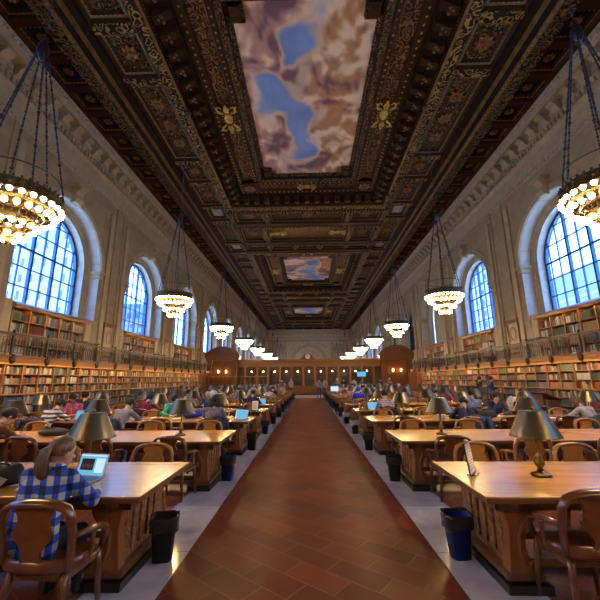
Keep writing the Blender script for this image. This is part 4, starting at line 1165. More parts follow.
def body_mesh(name, J, voxel, long_sleeve=True, girl=False):
    """J: joints. grows one continuous surface; material slots 0 skin 1 top 2 trousers 3 shoes"""
    caps = []
    def cap(a, b, ra, rb, m): caps.append((Vector(a), Vector(b), ra, rb, m))
    V = Vector
    pel, wai, che, nec, hea = (V(J[k]) for k in ('pelvis', 'waist', 'chest', 'neck', 'head'))
    sdir = (V(J['sh_r'])-V(J['sh_l'])).normalized()
    for s in (-1, 1):
        cap(pel+sdir*s*.07, wai+sdir*s*.055, .115, .10, 1); cap(wai+sdir*s*.055, che+sdir*s*.075, .10, .115, 1)
        cap(che+sdir*s*.06, nec-(nec-che).normalized()*.06+sdir*s*.04, .10, .065, 1)
    hd = (hea-nec).normalized()
    cap(nec-hd*.06, hea-hd*.05, .055, .052, 0)
    f = V(J['look']).normalized(); upv = (V(J.get('headup', (0, 0, 1)))); upv = (upv-f*upv.dot(f)).normalized(); rr = f.cross(upv)
    cap(hea-f*.018+upv*.02, hea-f*.018+upv*.055, .088, .078, 0); cap(hea+f*.015+upv*.03, hea+f*.04-upv*.065, .078, .045, 0)
    cap(hea+f*.045-upv*.085, hea+f*.03-upv*.06, .03, .04, 0)
    cap(hea+f*.088+upv*.012, hea+f*.108-upv*.022, .012, .017, 0)        # nose
    cap(hea+f*.082-upv*.052-rr*.014, hea+f*.082-upv*.052+rr*.014, .013, .013, 0)   # mouth
    for s in (-1, 1): cap(hea+rr*s*.083-f*.01+upv*.015, hea+rr*s*.088-f*.018-upv*.025, .017, .012, 0)   # ears
    for s, k in ((-1, 'l'), (1, 'r')):
        sh, el, wr = V(J['sh_'+k]), V(J['el_'+k]), V(J['wr_'+k])
        cap(che+(nec-che)*.5+sdir*s*.05, sh, .075, .068, 1); cap(sh, el, .064, .048, 1)
        cap(el, el+(wr-el)*.86, .047, .036, 1); cap(el+(wr-el)*.8, wr, .029, .026, 0)
        hands(lambda a, b, ra, rb, m: caps.append((V(a), V(b), ra, rb, 0)), wr, V(J.get('hd_'+k, wr-el)), -s if True else s, V(J.get('hu_'+k, (0, 0, 1))), J.get('curl', .35))
        hp, kn, an, to = V(J['hip_'+k]), V(J['kn_'+k]), V(J['an_'+k]), V(J['to_'+k])
        cap(pel, hp, .11, .105, 2); cap(hp, kn, .095, .062, 2); cap(kn, an+(kn-an)*.12, .062, .043, 2); cap(an+(kn-an)*.15, an, .04, .038, 3)
        cap(an+V((0, 0, -.035)), to, .042, .032, 3)
    mb = MB()
    for a, b, ra, rb, m in caps: mb.capsule(a, b, ra, rb, 12)
    me = mb.mesh(name, M['skin']); ob = bpy.data.objects.new('tmp', me); C.objects.link(ob)
    rm = ob.modifiers.new('r', 'REMESH'); rm.mode = 'VOXEL'; rm.voxel_size = voxel; rm.use_smooth_shade = True
    sm = ob.modifiers.new('s', 'SMOOTH'); sm.factor = .5; sm.iterations = 4 if voxel < .011 else 2
    dg = bpy.context.evaluated_depsgraph_get(); res = bpy.data.meshes.new_from_object(ob.evaluated_get(dg)); res.name = name
    bpy.data.objects.remove(ob)
    res.materials.clear()
    for i in range(4): res.materials.append(M['skin'])
    segs = [(a, b-a, max((b-a).length_squared, 1e-9), ra, rb, m) for a, b, ra, rb, m in caps]
    mi = []
    co_ = [v.co for v in res.vertices]
    vm = []
    for p in co_:
        best = 9; bmi = 0
        for a, d, L, ra, rb, m in segs:
            t = (p-a).dot(d)/L; t = 0 if t < 0 else 1 if t > 1 else t
            dd = (p-a-d*t).length-(ra+(rb-ra)*t)
            if dd < best: best = dd; bmi = m
        vm.append(bmi)
    for q in res.polygons: mi.append(max(vm[i] for i in q.vertices) if True else 0)
    res.polygons.foreach_set('material_index', mi)
    res.polygons.foreach_set('use_smooth', [True]*len(res.polygons)); res.update()
    return res
def hair_mesh(J, kind):
    f = Vector(J['look']).normalized(); upv = Vector((0, 0, 1)); upv = (upv-f*upv.dot(f)).normalized(); rr = f.cross(upv); h = Vector(J['head'])
    b = MB(); c = h-f*.022+upv*.042
    prof = 12; seg = 20; vs = []; fs = []
    lim = {'short': .79, 'bob': .9, 'long': .8, 'hood': .95, 'cap': .6}[kind]
    for i in range(prof+1):
        for k in range(seg):
            a = 2*PI*k/seg; front = math.cos(a)
            tmax = PI*(lim-(.17+.12*(kind in ('bob', 'hood', 'long')))*smooth(-.1, .9, front))
            th = tmax*i/prof; r = .108 if kind != 'hood' else .125
            wob = 1+.02*math.sin(7*a+3*i)
            vs.append(c+(f*math.cos(a)*math.sin(th)*1.03+rr*math.sin(a)*math.sin(th)*.92)*r*wob+upv*math.cos(th)*r*wob)
    for i in range(prof):
        for k in range(seg): fs.append((i*seg+k, i*seg+(k+1) % seg, (i+1)*seg+(k+1) % seg, (i+1)*seg+k))
    b.add(vs, fs, 0, True)
    if kind == 'long':
        for s in (-1, -.4, .4, 1):
            p = h-f*.06+rr*s*.07
            Z_ = Vector((0, 0, 1)); b.tube([p+upv*.03, p-Z_*.08-f*.015, p-Z_*.17-f*.02, p-Z_*.25-f*.01], [.045, .05, .042, .015], 8)
    if kind == 'cap':
        b.tube([h+f*.07+upv*.07, h+f*.15+upv*.06], [.075, .07], 10, flat=(1, .15))
    me = b.mesh('hair', M['skin']); return me
def eyes_mesh(J):
    f = Vector(J['look']).normalized(); upv = Vector((0, 0, 1)); upv = (upv-f*upv.dot(f)).normalized(); rr = f.cross(upv); h = Vector(J['head'])
    out = []
    for s in (-1, 1):
        b = MB(); b.sphere(h+f*.078+rr*s*.031+upv*.016, .0125, 8, 6); b.tube([h+f*.088+rr*s*.018+upv*.04, h+f*.085+rr*s*.045+upv*.038], .004, 5)
        out.append(b.mesh('eye', M['black_plastic']))
    return out
def sit(lean=.12, arms='type', look=(0, 1, -.35), slouch=0.0, turn=0.0):
    """joints of a seated figure facing +Y, hip over the origin, feet on the floor, forearms on a 0.76 m table"""
    cl, sl = math.cos(lean), math.sin(lean)
    def T(x, y, z): # upper body, relative to the hip at 0.56, leaning forward
        yy, zz = y*cl+z*sl, z*cl-y*sl
        xx = x*math.cos(turn)-yy*math.sin(turn)*.5
        return (xx, yy+x*math.sin(turn), .565+zz)
    J = dict(pelvis=(0, 0, .575), waist=T(0, -.03-slouch*.3, .20), chest=T(0, 0, .38), neck=T(0, .035+slouch*.2, .555), head=T(0, .075+slouch*.5, .685-slouch*.1), look=look,
             sh_l=T(-.175, .0, .475), sh_r=T(.175, .0, .475),
             hip_l=(-.09, .03, .565), hip_r=(.09, .03, .565), kn_l=(-.11, .43, .52), kn_r=(.12, .42, .52), an_l=(-.12, .36, .10), an_r=(.13, .42, .10), to_l=(-.14, .50, .035), to_r=(.15, .55, .035))
    if arms == 'type':
        J.update(el_l=(-.26, .17+sl*.2, .80), el_r=(.26, .17+sl*.2, .80), wr_l=(-.10, .38+sl*.2, .80), wr_r=(.10, .38+sl*.2, .80), hd_l=(.2, 1, -.05), hd_r=(-.2, 1, -.05))
    elif arms == 'read':
        J.update(el_l=(-.30, .24+sl*.3, .835), el_r=(.30, .24+sl*.3, .835), wr_l=(-.06, .36+sl*.3, .80), wr_r=(.07, .42+sl*.3, .80), hd_l=(.8, .6, -.05), hd_r=(-.7, .7, -.05))
    elif arms == 'chin':
        J.update(el_l=(-.24, .30+sl*.2, .81), el_r=(.2, .33+sl*.2, .815), wr_l=(-.02, .40+sl*.2, .80), wr_r=(.06, J['head'][1]+.09, J['head'][2]-.16), hd_l=(.8, .5, -.05), hd_r=(-.05, .1, 1), hu_r=(0, 1, 0))
    return J
STAND = dict(pelvis=(0, 0, .92), waist=(0, .01, 1.10), chest=(0, .0, 1.28), neck=(0, .01, 1.47), head=(0, .04, 1.60), look=(0, 1, -.1), sh_l=(-.18, 0, 1.41), sh_r=(.18, 0, 1.41),
             el_l=(-.24, -.02, 1.13), el_r=(.25, .0, 1.13), wr_l=(-.22, .12, .92), wr_r=(.12, .24, 1.12), hd_l=(.1, .4, -1), hd_r=(-.6, .6, .1), hu_l=(-1, 0, 0),
             hip_l=(-.09, 0, .90), hip_r=(.09, 0, .90), kn_l=(-.10, .03, .50), kn_r=(.11, .05, .50), an_l=(-.11, 0, .10), an_r=(.12, .05, .10), to_l=(-.14, .13, .035), to_r=(.16, .18, .035))
POSES = {'type': sit(.14, 'type'), 'read': sit(.34, 'read', (.1, 1, -.7), .05), 'lean': sit(.42, 'read', (.1, 1, -.8), .06, .0), 'chin': sit(.22, 'chin', (-.15, 1, -.25), .02), 'up': sit(.02, 'type', (.3, 1, -.1)), 'stand': STAND}
BODY = {}; HAIR = {}; EYES = {}
HC = {'dark': (.018, .013, .011), 'brown': (.09, .045, .022), 'grey': (.36, .35, .34), 'white': (.62, .62, .63), 'navy': (.02, .03, .075), 'blond': (.36, .22, .09), 'blue': (.04, .09, .42)}
def person(x, y, rz, pose, top, label, hair=('short', 'dark'), trousers=(.03, .035, .06), skin='skin', topmat=None, scale=1.0, group=None):
    if pose not in BODY: BODY[pose] = body_mesh('body', POSES[pose], .0125)
    r = thing('person', label, 'person', (x, y, 0), rz, group); r.scale = (scale,)*3
    o = bpy.data.objects.new('body', BODY[pose]); C.objects.link(o); o.parent = r
    mats = [M[skin], topmat or cloth(top), cloth(trousers), M['plinth']]
    for i, m in enumerate(mats): o.material_slots[i].link = 'OBJECT'; o.material_slots[i].material = m
    hk = (pose, hair[0])
    if hk not in HAIR: HAIR[hk] = hair_mesh(POSES[pose], hair[0])
    h = bpy.data.objects.new('hood' if hair[0] == 'hood' else 'cap' if hair[0] == 'cap' else 'hair', HAIR[hk]); C.objects.link(h); h.parent = r
    h.material_slots[0].link = 'OBJECT'; h.material_slots[0].material = cloth(HC[hair[1]], .6)
    if pose not in EYES: EYES[pose] = eyes_mesh(POSES[pose])
    for e in EYES[pose]: q = bpy.data.objects.new('eye', e); C.objects.link(q); q.parent = r
    return r
def pattern_mat(name, kind, c1, c2, c3=None, s=12):
    m, nt, b, _ = newmat(name); b.inputs['Roughness'].default_value = .85
    tc = nt.nodes.new('ShaderNodeTexCoord'); sp = nt.nodes.new('ShaderNodeSeparateXYZ'); nt.links.new(tc.outputs['Object'], sp.inputs[0])
    def band(out, sc_, thr, off=0.0):
        a = N(nt, 'ShaderNodeMath', operation='MULTIPLY_ADD'); a.inputs[1].default_value = sc_; a.inputs[2].default_value = off; nt.links.new(out, a.inputs[0])
        f = N(nt, 'ShaderNodeMath', operation='FRACT'); nt.links.new(a.outputs[0], f.inputs[0])
        g = N(nt, 'ShaderNodeMath', operation='GREATER_THAN'); g.inputs[1].default_value = thr; nt.links.new(f.outputs[0], g.inputs[0]); return g.outputs[0]
    if kind == 'stripe':
        v = band(sp.outputs[2], s, .5)
        mx = N(nt, 'ShaderNodeMix', data_type='RGBA'); nt.links.new(v, mx.inputs[0]); mx.inputs[6].default_value = (*c1, 1); mx.inputs[7].default_value = (*c2, 1)
        nt.links.new(mx.outputs[2], b.inputs['Base Color'])
    else:
        sxy = N(nt, 'ShaderNodeMath', operation='MULTIPLY_ADD'); sxy.inputs[1].default_value = .8; nt.links.new(sp.outputs[1], sxy.inputs[0]); nt.links.new(sp.outputs[0], sxy.inputs[2])
        h = band(sp.outputs[2], s, .5); v = band(sxy.outputs[0], s, .5)
        ad = N(nt, 'ShaderNodeMath', operation='ADD'); nt.links.new(h, ad.inputs[0]); nt.links.new(v, ad.inputs[1])
        dv = N(nt, 'ShaderNodeMath', operation='DIVIDE'); dv.inputs[1].default_value = 2; nt.links.new(ad.outputs[0], dv.inputs[0])
        r = nt.nodes.new('ShaderNodeValToRGB'); r.color_ramp.interpolation = 'CONSTANT'; e = r.color_ramp.elements
        e[0].position = 0; e[0].color = (*c1, 1); e[1].position = .75; e[1].color = (*c3, 1); e.new(.25).color = (*c2, 1)
        nt.links.new(dv.outputs[0], r.inputs[0]); nt.links.new(r.outputs[0], b.inputs['Base Color'])
    return m

# the young woman in the checked shirt at the nearest left table
PLAID = pattern_mat('blue_check_flannel', 'check', (.010, .018, .09), (.022, .08, .48), (.42, .43, .44), 8.5)
def remeshed(mb, name, mats, voxel, it=3):
    me = mb.mesh(name, mats); ob = bpy.data.objects.new('tmp', me); C.objects.link(ob)
    rm = ob.modifiers.new('r', 'REMESH'); rm.mode = 'VOXEL'; rm.voxel_size = voxel; rm.use_smooth_shade = True
    sm = ob.modifiers.new('s', 'SMOOTH'); sm.factor = .5; sm.iterations = it
    dg = bpy.context.evaluated_depsgraph_get(); res = bpy.data.meshes.new_from_object(ob.evaluated_get(dg)); res.name = name
    bpy.data.objects.remove(ob)
    res.materials.clear()
    for q in (mats if isinstance(mats, list) else [mats]): res.materials.append(q)
    res.polygons.foreach_set('use_smooth', [True]*len(res.polygons)); return res
def girl(x, y, rz):
    J = sit(.20, 'read', (.42, 1, -.22), .03)
    hx, hy, hz = J['head']; J['head'] = (hx+.02, hy-.03, hz-.015)
    J.update(el_l=(-.25, .22, .80), wr_l=(-.02, .40, .80), hd_l=(.75, .6, -.05), el_r=(.29, .27, .815), wr_r=(.17, .50, .80), hd_r=(.55, 1, .0))
    r = thing('person', 'young woman with brown ponytail in blue checked shirt, seated at the nearest left table', 'person', (x, y, 0), rz)
    me = body_mesh('body', J, .0085); o = bpy.data.objects.new('body', me); C.objects.link(o); o.parent = r
    for i, m in enumerate((M['skin'], cloth((.03, .06, .25)), cloth((.012, .012, .018)), M['plinth'])): o.material_slots[i].link = 'OBJECT'; o.material_slots[i].material = m
    V = Vector; s = MB()
    pel, wai, che, nec = (V(J[k]) for k in ('pelvis', 'waist', 'chest', 'neck'))
    for q in (-1, 1):
        sx = V((q, 0, 0))
        s.capsule(pel+sx*.085+V((0, -.03, -.02)), wai+sx*.07, .135, .118, 14); s.capsule(wai+sx*.065, che+sx*.085, .118, .128, 14); s.capsule(che+sx*.065, nec-V((0, .0, .06))+sx*.045, .118, .072, 14)
        s.capsule(pel+sx*.1+V((0, -.1, -.07)), pel+sx*.07+V((0, -.05, .1)), .05, .09, 12)
        k = 'r' if q > 0 else 'l'; sh, el, wr = V(J['sh_'+k]), V(J['el_'+k]), V(J['wr_'+k])
        s.capsule(che+(nec-che)*.5+sx*.05, sh, .085, .08, 12); s.capsule(sh, el, .077, .063, 12); s.capsule(el, el+(wr-el)*.62, .061, .05, 12)
        s.capsule(el+(wr-el)*.55, el+(wr-el)*.66, .054, .054, 12)
    o = bpy.data.objects.new('shirt', remeshed(s, 'shirt', PLAID, .01, 5)); C.objects.link(o); o.parent = r; o['label'] = 'blue, white and navy checked flannel shirt'
    c = MB(); c.tube([nec+V((.075*math.cos(a), -.005+.07*math.sin(a), .012+.02*math.sin(a+PI))) for a in [2*PI*i/20 for i in range(20)]], .017, 8, closed=True)
    o = c.build('collar', PLAID, r)
    # hair: cap, gathered knot, ponytail down the back
    f = V(J['look']).normalized(); upv = (V((0, 0, 1))-f*f.z).normalized(); rr = f.cross(upv); h = V(J['head'])
    hb = MB(); c = h-f*.024+upv*.045; seg = 24; prof = 14; vs = []; fs = []
    for i in range(prof+1):
        for k in range(seg):
            a = 2*PI*k/seg; tm = PI*(.70-.32*smooth(-.2, .85, math.cos(a))); th = tm*i/prof; w = 1+.015*math.sin(11*a+2*i)
            vs.append(c+(f*math.cos(a)*math.sin(th)*1.02+rr*math.sin(a)*math.sin(th)*.9+upv*math.cos(th))*.108*w)
    for i in range(prof):
        for k in range(seg): fs.append((i*seg+k, i*seg+(k+1) % seg, (i+1)*seg+(k+1) % seg, (i+1)*seg+k))
    hb.add(vs, fs, 0, True)
    k0 = h-f*.125+upv*.03
    for j in range(14):
        a = 2*PI*j/14; off = rr*math.cos(a)*.024+upv*math.sin(a)*.018
        L = 1+.12*math.sin(j*2.3)
        hb.tube([k0+f*.05+off, k0+off*.9, k0-f*.035+off*1.2-V((0, 0, .03)), k0-f*.045+off*1.7-V((.012, 0, .11*L)), k0-f*.03+off*1.9-V((.022, 0, .20*L)), k0-f*.005+off*1.4-V((.03, 0, .28*L))], [.024, .018, .028, .031, .027, .008], 6)
    m, nt, b, _ = newmat('brown_hair'); b.inputs['Roughness'].default_value = .42
    n = N(nt, 'ShaderNodeTexNoise'); n.inputs['Scale'].default_value = 3; n.inputs['Detail'].default_value = 5; nt.links.new(coords(nt, (30, 30, 3)), n.inputs[0])
    nt.links.new(ramp(nt, n.outputs[0], [(.3, (.05, .026, .014)), (.7, (.19, .10, .05))]), b.inputs['Base Color'])
    o = hb.build('hair', m, r)
    c = MB(); c.tube([k0+rr*.027*math.cos(a)+upv*.022*math.sin(a) for a in [2*PI*i/12 for i in range(12)]], .008, 6, closed=True); c.build('hair_tie', M['black_plastic'], r)
    for e in eyes_mesh(J): q = bpy.data.objects.new('eye', e); C.objects.link(q); q.parent = r
    return r
gg = girl(-2.07, 2.88, -.06); gg.scale = (.93,)*3

NEAR = lambda k: F0+DR*k-.30
FAR = lambda k: F0+DR*k+TD+.31
STRIPE = pattern_mat('striped_knit', 'stripe', (.55, .54, .60), (.05, .045, .06), None, 11)
CHK = pattern_mat('pink_check', 'check', (.18, .15, .28), (.42, .33, .42), (.62, .56, .6), 16)
DK = (.02, .022, .035); NV = (.025, .035, .09)
people = [  # row, near/far, x, turn, pose, colour, label, hair, extra
 (1, 'n', -5.05, -.4, 'lean', (.11, .05, .016), 'dark-haired person in brown jacket leaning over the second left table at the frame edge', ('short', 'dark'), {}),
 (2, 'n', -6.05, -.25, 'lean', (.5, .5, .5), 'person in black and white striped sweater bent over the third left table', ('short', 'dark'), dict(topmat=STRIPE)),
 (2, 'f', -6.55, 0, 'type', (.36, .10, .20), 'dark-haired person in a plum shirt facing the striped sweater', ('short', 'dark'), dict(skin='skin2')),
 (3, 'n', -6.85, .1, 'up', DK, 'person in black seen from behind beside the left bookcases', ('short', 'dark'), {}),
 (2, 'n', -4.35, -.2, 'lean', (.24, .24, .26), 'person in grey hooded sweatshirt leaning right at the third left table', ('short', 'dark'), {}),
 (3, 'n', -5.0, -.1, 'read', (.26, .012, .05), 'person in crimson top with navy hood at the fourth left table', ('hood', 'navy'), {}),
 (2, 'f', -3.72, .25, 'read', (.03, .27, .17), 'dark-haired person in green sweater facing this way', ('short', 'dark'), {}),
 (4, 'n', -4.6, 0, 'type', (.36, .33, .36), 'dark-haired person with pale scarf behind the green sweater', ('bob', 'dark'), {}),
 (3, 'f', -3.5, 0, 'read', NV, 'curly grey-haired person in navy at the far side of the fourth left table', ('bob', 'grey'), {}),
 (3, 'n', -2.92, .1, 'type', (.05, .055, .10), 'person with white knitted hat and navy coat', ('hood', 'white'), {}),
 (2, 'n', -2.02, 0, 'type', (.17, .145, .2), 'black-haired person in greyish purple jacket with a dark chair behind', ('long', 'dark'), {}),
 (5, 'n', -3.2, 0, 'type', DK, 'person in black between lamps on the sixth left table', ('bob', 'dark'), {}),
 (4, 'n', -2.1, 0, 'read', NV, 'person in dark blue jacket bent over fifth left table near the aisle', ('short', 'dark'), {}),
 (6, 'n', -2.0, -.2, 'lean', (.6, .42, .5), 'person in pink and white patterned top at the seventh left table', ('long', 'brown'), dict(topmat=CHK)),
 (7, 'n', -1.98, .2, 'lean', DK, 'person in black coat leaning at the eighth left table by the aisle', ('short', 'dark'), {}),
 (6, 'f', -3.4, 0, 'read', (.30, .05, .06), 'person in red at the far side of the seventh left table', ('bob', 'brown'), {}),
 (5, 'f', -5.6, 0, 'type', NV, 'person in navy facing this way at the sixth left table', ('short', 'brown'), {}),
 (8, 'n', -3.2, 0, 'type', (.10, .2, .42), 'person in denim blue at the ninth left table', ('short', 'dark'), {}),
 (9, 'f', -2.1, 0, 'type', (.35, .34, .33), 'person in light grey at the tenth left table', ('short', 'dark'), {}),
 (4, 'f', -6.7, 0, 'read', (.09, .05, .12), 'person in dark purple by the left shelves at the fifth table', ('long', 'dark'), {}),
 (7, 'n', -5.5, 0, 'read', (.28, .28, .31), 'person in grey at the eighth left table away from the aisle', ('short', 'dark'), {}),
 (3, 'n', 2.27, 0, 'type', (.5, .4, .45), 'short-haired person in pink checked shirt seen from behind at the fourth right table', ('short', 'dark'), dict(topmat=CHK)),
 (5, 'n', 2.2, 0, 'type', (.02, .05, .55), 'person in bright blue jacket and pale blue headscarf by the right side of the aisle', ('hood', 'blue'), {}),
 (7, 'n', 2.0, 0, 'type', (.22, .012, .05), 'person in maroon sweater by the aisle at the eighth right table', ('short', 'dark'), {}),
 (7, 'n', 3.2, 0, 'type', (.17, .02, .09), 'person in dark plum sweater, second from aisle at the eighth right table', ('bob', 'dark'), {}),
 (2, 'n', 3.5, -.2, 'lean', (.018, .022, .05), 'person in dark navy coat slumped over the third right table', ('short', 'dark'), {}),
 (2, 'f', 5.02, -.1, 'chin', (.025, .035, .10), 'man in navy sweater facing this way with chin on his hand', ('short', 'dark'), dict(skin='skin2')),
 (3, 'n', 4.85, 0, 'type', (.20, .27, .45), 'person in light blue sweater behind a laptop at the fourth right table', ('short', 'dark'), {}),
 (2, 'n', 6.25, .35, 'lean', (.33, .33, .36), 'long-haired person in grey sweater bent to the left near the right bookcases', ('long', 'brown'), {}),
 (4, 'n', 4.75, 0, 'read', DK, 'person in black at the fifth right table behind the lamps', ('short', 'dark'), {}),
 (4, 'f', 5.7, 0, 'type', (.2, .06, .1), 'person in burgundy facing this way at the fifth right table', ('bob', 'dark'), {}),
 (5, 'n', 4.4, 0, 'lean', NV, 'person in navy bent low at the sixth right table', ('short', 'brown'), {}),
 (6, 'n', 2.0, 0, 'type', (.35, .22, .24), 'person in dusty pink by the aisle at the seventh right table', ('long', 'brown'), {}),
 (6, 'f', 3.3, 0, 'read', (.12, .12, .15), 'person in charcoal facing this way at the seventh right table', ('short', 'dark'), {}),
 (8, 'f', 2.2, 0, 'type', (.5, .5, .52), 'person in white shirt facing this way at the ninth right table', ('short', 'dark'), {}),
 (9, 'n', 3.2, 0, 'type', DK, 'person in black at the tenth right table', ('short', 'dark'), {}),
 (8, 'n', 4.4, 0, 'read', (.12, .06, .05), 'person in brown at the ninth right table', ('bob', 'dark'), {}),
 (10, 'n', 2.0, 0, 'type', (.10, .12, .2), 'person in slate blue by the aisle at the eleventh right table', ('short', 'dark'), {}),
]
for (k, nf, x, t_, pose, col, lab, hair, ex) in people:
    near = nf == 'n'; x = math.copysign(max(abs(x), 2.17), x)
    person(x, NEAR(k) if near else FAR(k), (0 if near else PI)+t_, pose, col, lab, hair, **ex)
    j = min(range(5), key=lambda j: abs(SX[j]-abs(x))); OCC.add((k, 1 if x > 0 else -1, nf, j)); CH[(k, 1 if x > 0 else -1, nf, j)] = (x, t_)
stand = [(.92, 34.2, PI, (.20, .20, .24), 'standing person in grey jacket on the tiles at the far end of the aisle', ('short', 'dark')),
 (1.55, 35.3, PI*.8, (.40, .34, .3), 'standing person in beige coat beside the one in grey at the far end', ('long', 'brown')),
 (2.6, 33.9, PI*1.1, (.16, .17, .2), 'tall standing person in dark grey at the far end of the right tables', ('short', 'grey')),
 (3.4, 36.0, PI*.9, DK, 'standing person in black near the screen right of the aisle', ('short', 'dark')),
 (4.6, 37.2, PI, (.3, .3, .32), 'standing person in pale grey near the screen', ('bob', 'brown')),
 (5.4, 37.4, PI*1.2, (.1, .1, .13), 'standing person in charcoal beside the blue display', ('short', 'dark')),
 (7.2, 36.8, PI, NV, 'standing person in navy before the right end of the screen', ('short', 'dark')),
 (8.2, 37.0, PI*.7, (.42, .28, .22), 'standing person in tan coat before the right pavilion', ('short', 'white')),
 (-1.9, 37.2, PI*1.1, (.3, .25, .2), 'standing person in light brown behind the left tables', ('short', 'blond')),
 (-2.8, 36.9, PI, (.08, .06, .25), 'standing person in violet jacket at the counter left of the aisle', ('short', 'dark')),
 (9.75, 21.0, -PI/2, DK, 'standing person in black browsing the right shelves', ('short', 'dark')),
 (9.7, 19.6, -PI/2*1.1, (.03, .045, .14), 'standing person in blue jacket browsing the right shelves', ('short', 'dark'))]
for (x, y, rz, col, lab, hair) in stand: person(x, y, rz, 'stand', col, lab, hair, scale=1.03)

# chairs
for k in range(ROWS):
    for s in (-1, 1):
        for nf in 'nf':
            for j, x0 in enumerate(SX):
                near = nf == 'n'
                occ = (k, s, nf, j) in OCC
                dx = random.uniform(-.07, .07); rz = random.uniform(-.16, .16)
                y = (F0+DR*k-.10+random.uniform(-.06, .05)) if near else (F0+DR*k+TD+.11+random.uniform(-.05, .06))
                x = s*x0+dx
                if k == 0:
                    if near and s < 0 and j == 0: x, y, rz, occ = -1.88, 2.9, -.04, True
                    elif near and s > 0 and j == 0: x, y, rz = 2.06, 3.12, .03
                    elif near: continue
                if occ and (k, s, nf, j) in CH: x, rz = CH[(k, s, nf, j)]; rz *= .4; y = (NEAR(k) if near else FAR(k))
                if not inview((x, y, .75), 45): continue
                if k > 8 and not occ and (j+k) % 3 == 0: continue
                mat = 'chair2' if (not near and k < 8) or random.random() < .25 else 'chair'
                if k == 0 and near: mat = 'chair'
                lab = 'wooden armchair, %s seat from the aisle, %s side of the %s %s table' % (ORD[j], 'near' if near else 'far', ROWNAME[k] if k == 0 else ORD[k]+'-row', SIDE[s])
                chair(x, y, rz if near else PI+rz, mat, lab, k < 3)

# ------------------------------------------------------------------ things on and by the tables
def bin_(s, k, x, y, col, liner, lab):
    o = thing('waste_bin', lab, 'bin', (x, y, .004), random.uniform(-.3, .3), 'waste bins along the aisle'); o.scale = (.9, .9, .92)
    b = MB(); n = 20
    def rr_(w, d, z): return [(math.copysign(abs(math.cos(2*PI*i/n))**.5, math.cos(2*PI*i/n))*w, math.copysign(abs(math.sin(2*PI*i/n))**.5, math.sin(2*PI*i/n))*d, z) for i in range(n)]
    R = [rr_(.10, .085, 0), rr_(.135, .11, .40), rr_(.145, .12, .405), rr_(.145, .12, .415), rr_(.128, .103, .415), rr_(.10, .08, .03)]
    vs = [p for q in R for p in q]; fs = [(q*n+i, q*n+(i+1) % n, (q+1)*n+(i+1) % n, (q+1)*n+i) for q in range(5) for i in range(n)]
    fs.append(tuple(range(n))); fs.append(tuple(5*n+i for i in range(n)))
    b.add(vs, fs, 0, True); b.build('bucket', col, o)
    b = MB(); L = []
    for (w, d, z, jit) in ((.126, .10, .25, 0), (.129, .104, .41, .004), (.150, .125, .432, .012), (.155, .13, .40, .008), (.150, .127, .33, .012), (.147, .122, .29, .02)):
        L.append([(px*(1+random.uniform(-jit, jit)*3), py*(1+random.uniform(-jit, jit)*3), pz+random.uniform(-jit, jit)) for px, py, pz in rr_(w, d, z)])
    vs = [p for q in L for p in q]; fs = [(q*n+i, q*n+(i+1) % n, (q+1)*n+(i+1) % n, (q+1)*n+i) for q in range(5) for i in range(n)]
    b.add(vs, fs, 0, True); b.build('bin_liner', liner, o)
BLK = plain('bin_black', (.012, .012, .014), .35); BLU = plain('bin_blue', (.008, .022, .16), .35); LIN = plain('black_liner', (.02, .02, .022), .22, bump=.4, vs=30); WLIN = plain('white_liner', (.5, .52, .58), .4)
binspec = {(-1, 0): (BLK, LIN, 'black'), (-1, 1): (BLU, LIN, 'dark blue'), (1, 0): (BLU, LIN, 'blue'), (1, 1): (BLK, LIN, 'black'), (-1, 3): (BLU, LIN, 'blue'), (1, 3): (BLK, WLIN, 'black, white-lined'), (1, 4): (BLK, WLIN, 'black, white-lined')}
for s in (-1, 1):
    for k in range(ROWS):
        col, lin, nm = binspec.get((s, k), (BLU if (k*3+s) % 4 == 0 else BLK, LIN, 'blue' if (k*3+s) % 4 == 0 else 'black'))
        y = F0+DR*k+.68+(.1 if s < 0 and k else 0)
        bin_(s, k, s*1.45, y+(0 if s < 0 else .08), col, lin, '%s waste bin on the marble strip at the end of the %s %s table' % (nm, ROWNAME[k] if k == 0 else ORD[k]+'-row', SIDE[s]))
def screen_mat(name, c, s=1.6):
    return emit(name, c, s)
SCR = screen_mat('laptop_screen_lit', (.16, .48, .72), 1.15); PIC = plain('photo_on_screen', (.03, .01, .012), .4); SCR2 = screen_mat('screen_strip', (.55, .78, .92), 1.2)
def laptop(x, y, rz, lab, w=.32, detail=False, tilt=.35):
    o = thing('laptop', lab, 'laptop', (x, y, TH), rz)     # user sits at -Y, looks to +Y
    b = MB(); b.box(-w/2, w/2, -.11, .11, 0, .016); b.build('base', M['aluminium'], o, .004, segs=1)
    b = MB(); b.box(-w/2+.02, w/2-.02, -.01, .09, .016, .018); b.build('keyboard', M['black_plastic'], o)
    R = Matrix.Translation((0, .112, .014)) @ Matrix.Rotation(-tilt, 4, 'X')
    b = MB(); b.box(-w/2, w/2, 0, .008, 0, .215, 0, R); b.build('lid', M['aluminium'], o, .003, segs=1)
    b = MB(); b.box(-w/2+.012, w/2-.012, -.002, 0, .014, .203, 0, R); sc_o = b.build('screen', SCR, o)
    if detail:
        b = MB(); b.box(-.13, .02, -.0035, -.002, .06, .165, 0, R); b.build('picture', PIC, sc_o)
        b = MB(); b.box(-.148, .148, -.0035, -.002, .187, .201, 0, R); b.box(.04, .14, -.0035, -.002, .04, .17, 0, R); b.build('window', SCR2, sc_o)
        b = MB()
        for q in range(5): b.cbox(-.105+q*.025, -.004, .10, .014, .001, .03+.01*(q % 2), 0, R)
        b.build('faces', plain('picture_red', (.25, .08, .07), .5), sc_o)
    return o
laptop(-2.22, 3.62, -.2, 'open silver laptop with blue page, in front of the woman in checked shirt', .33, True, .28)
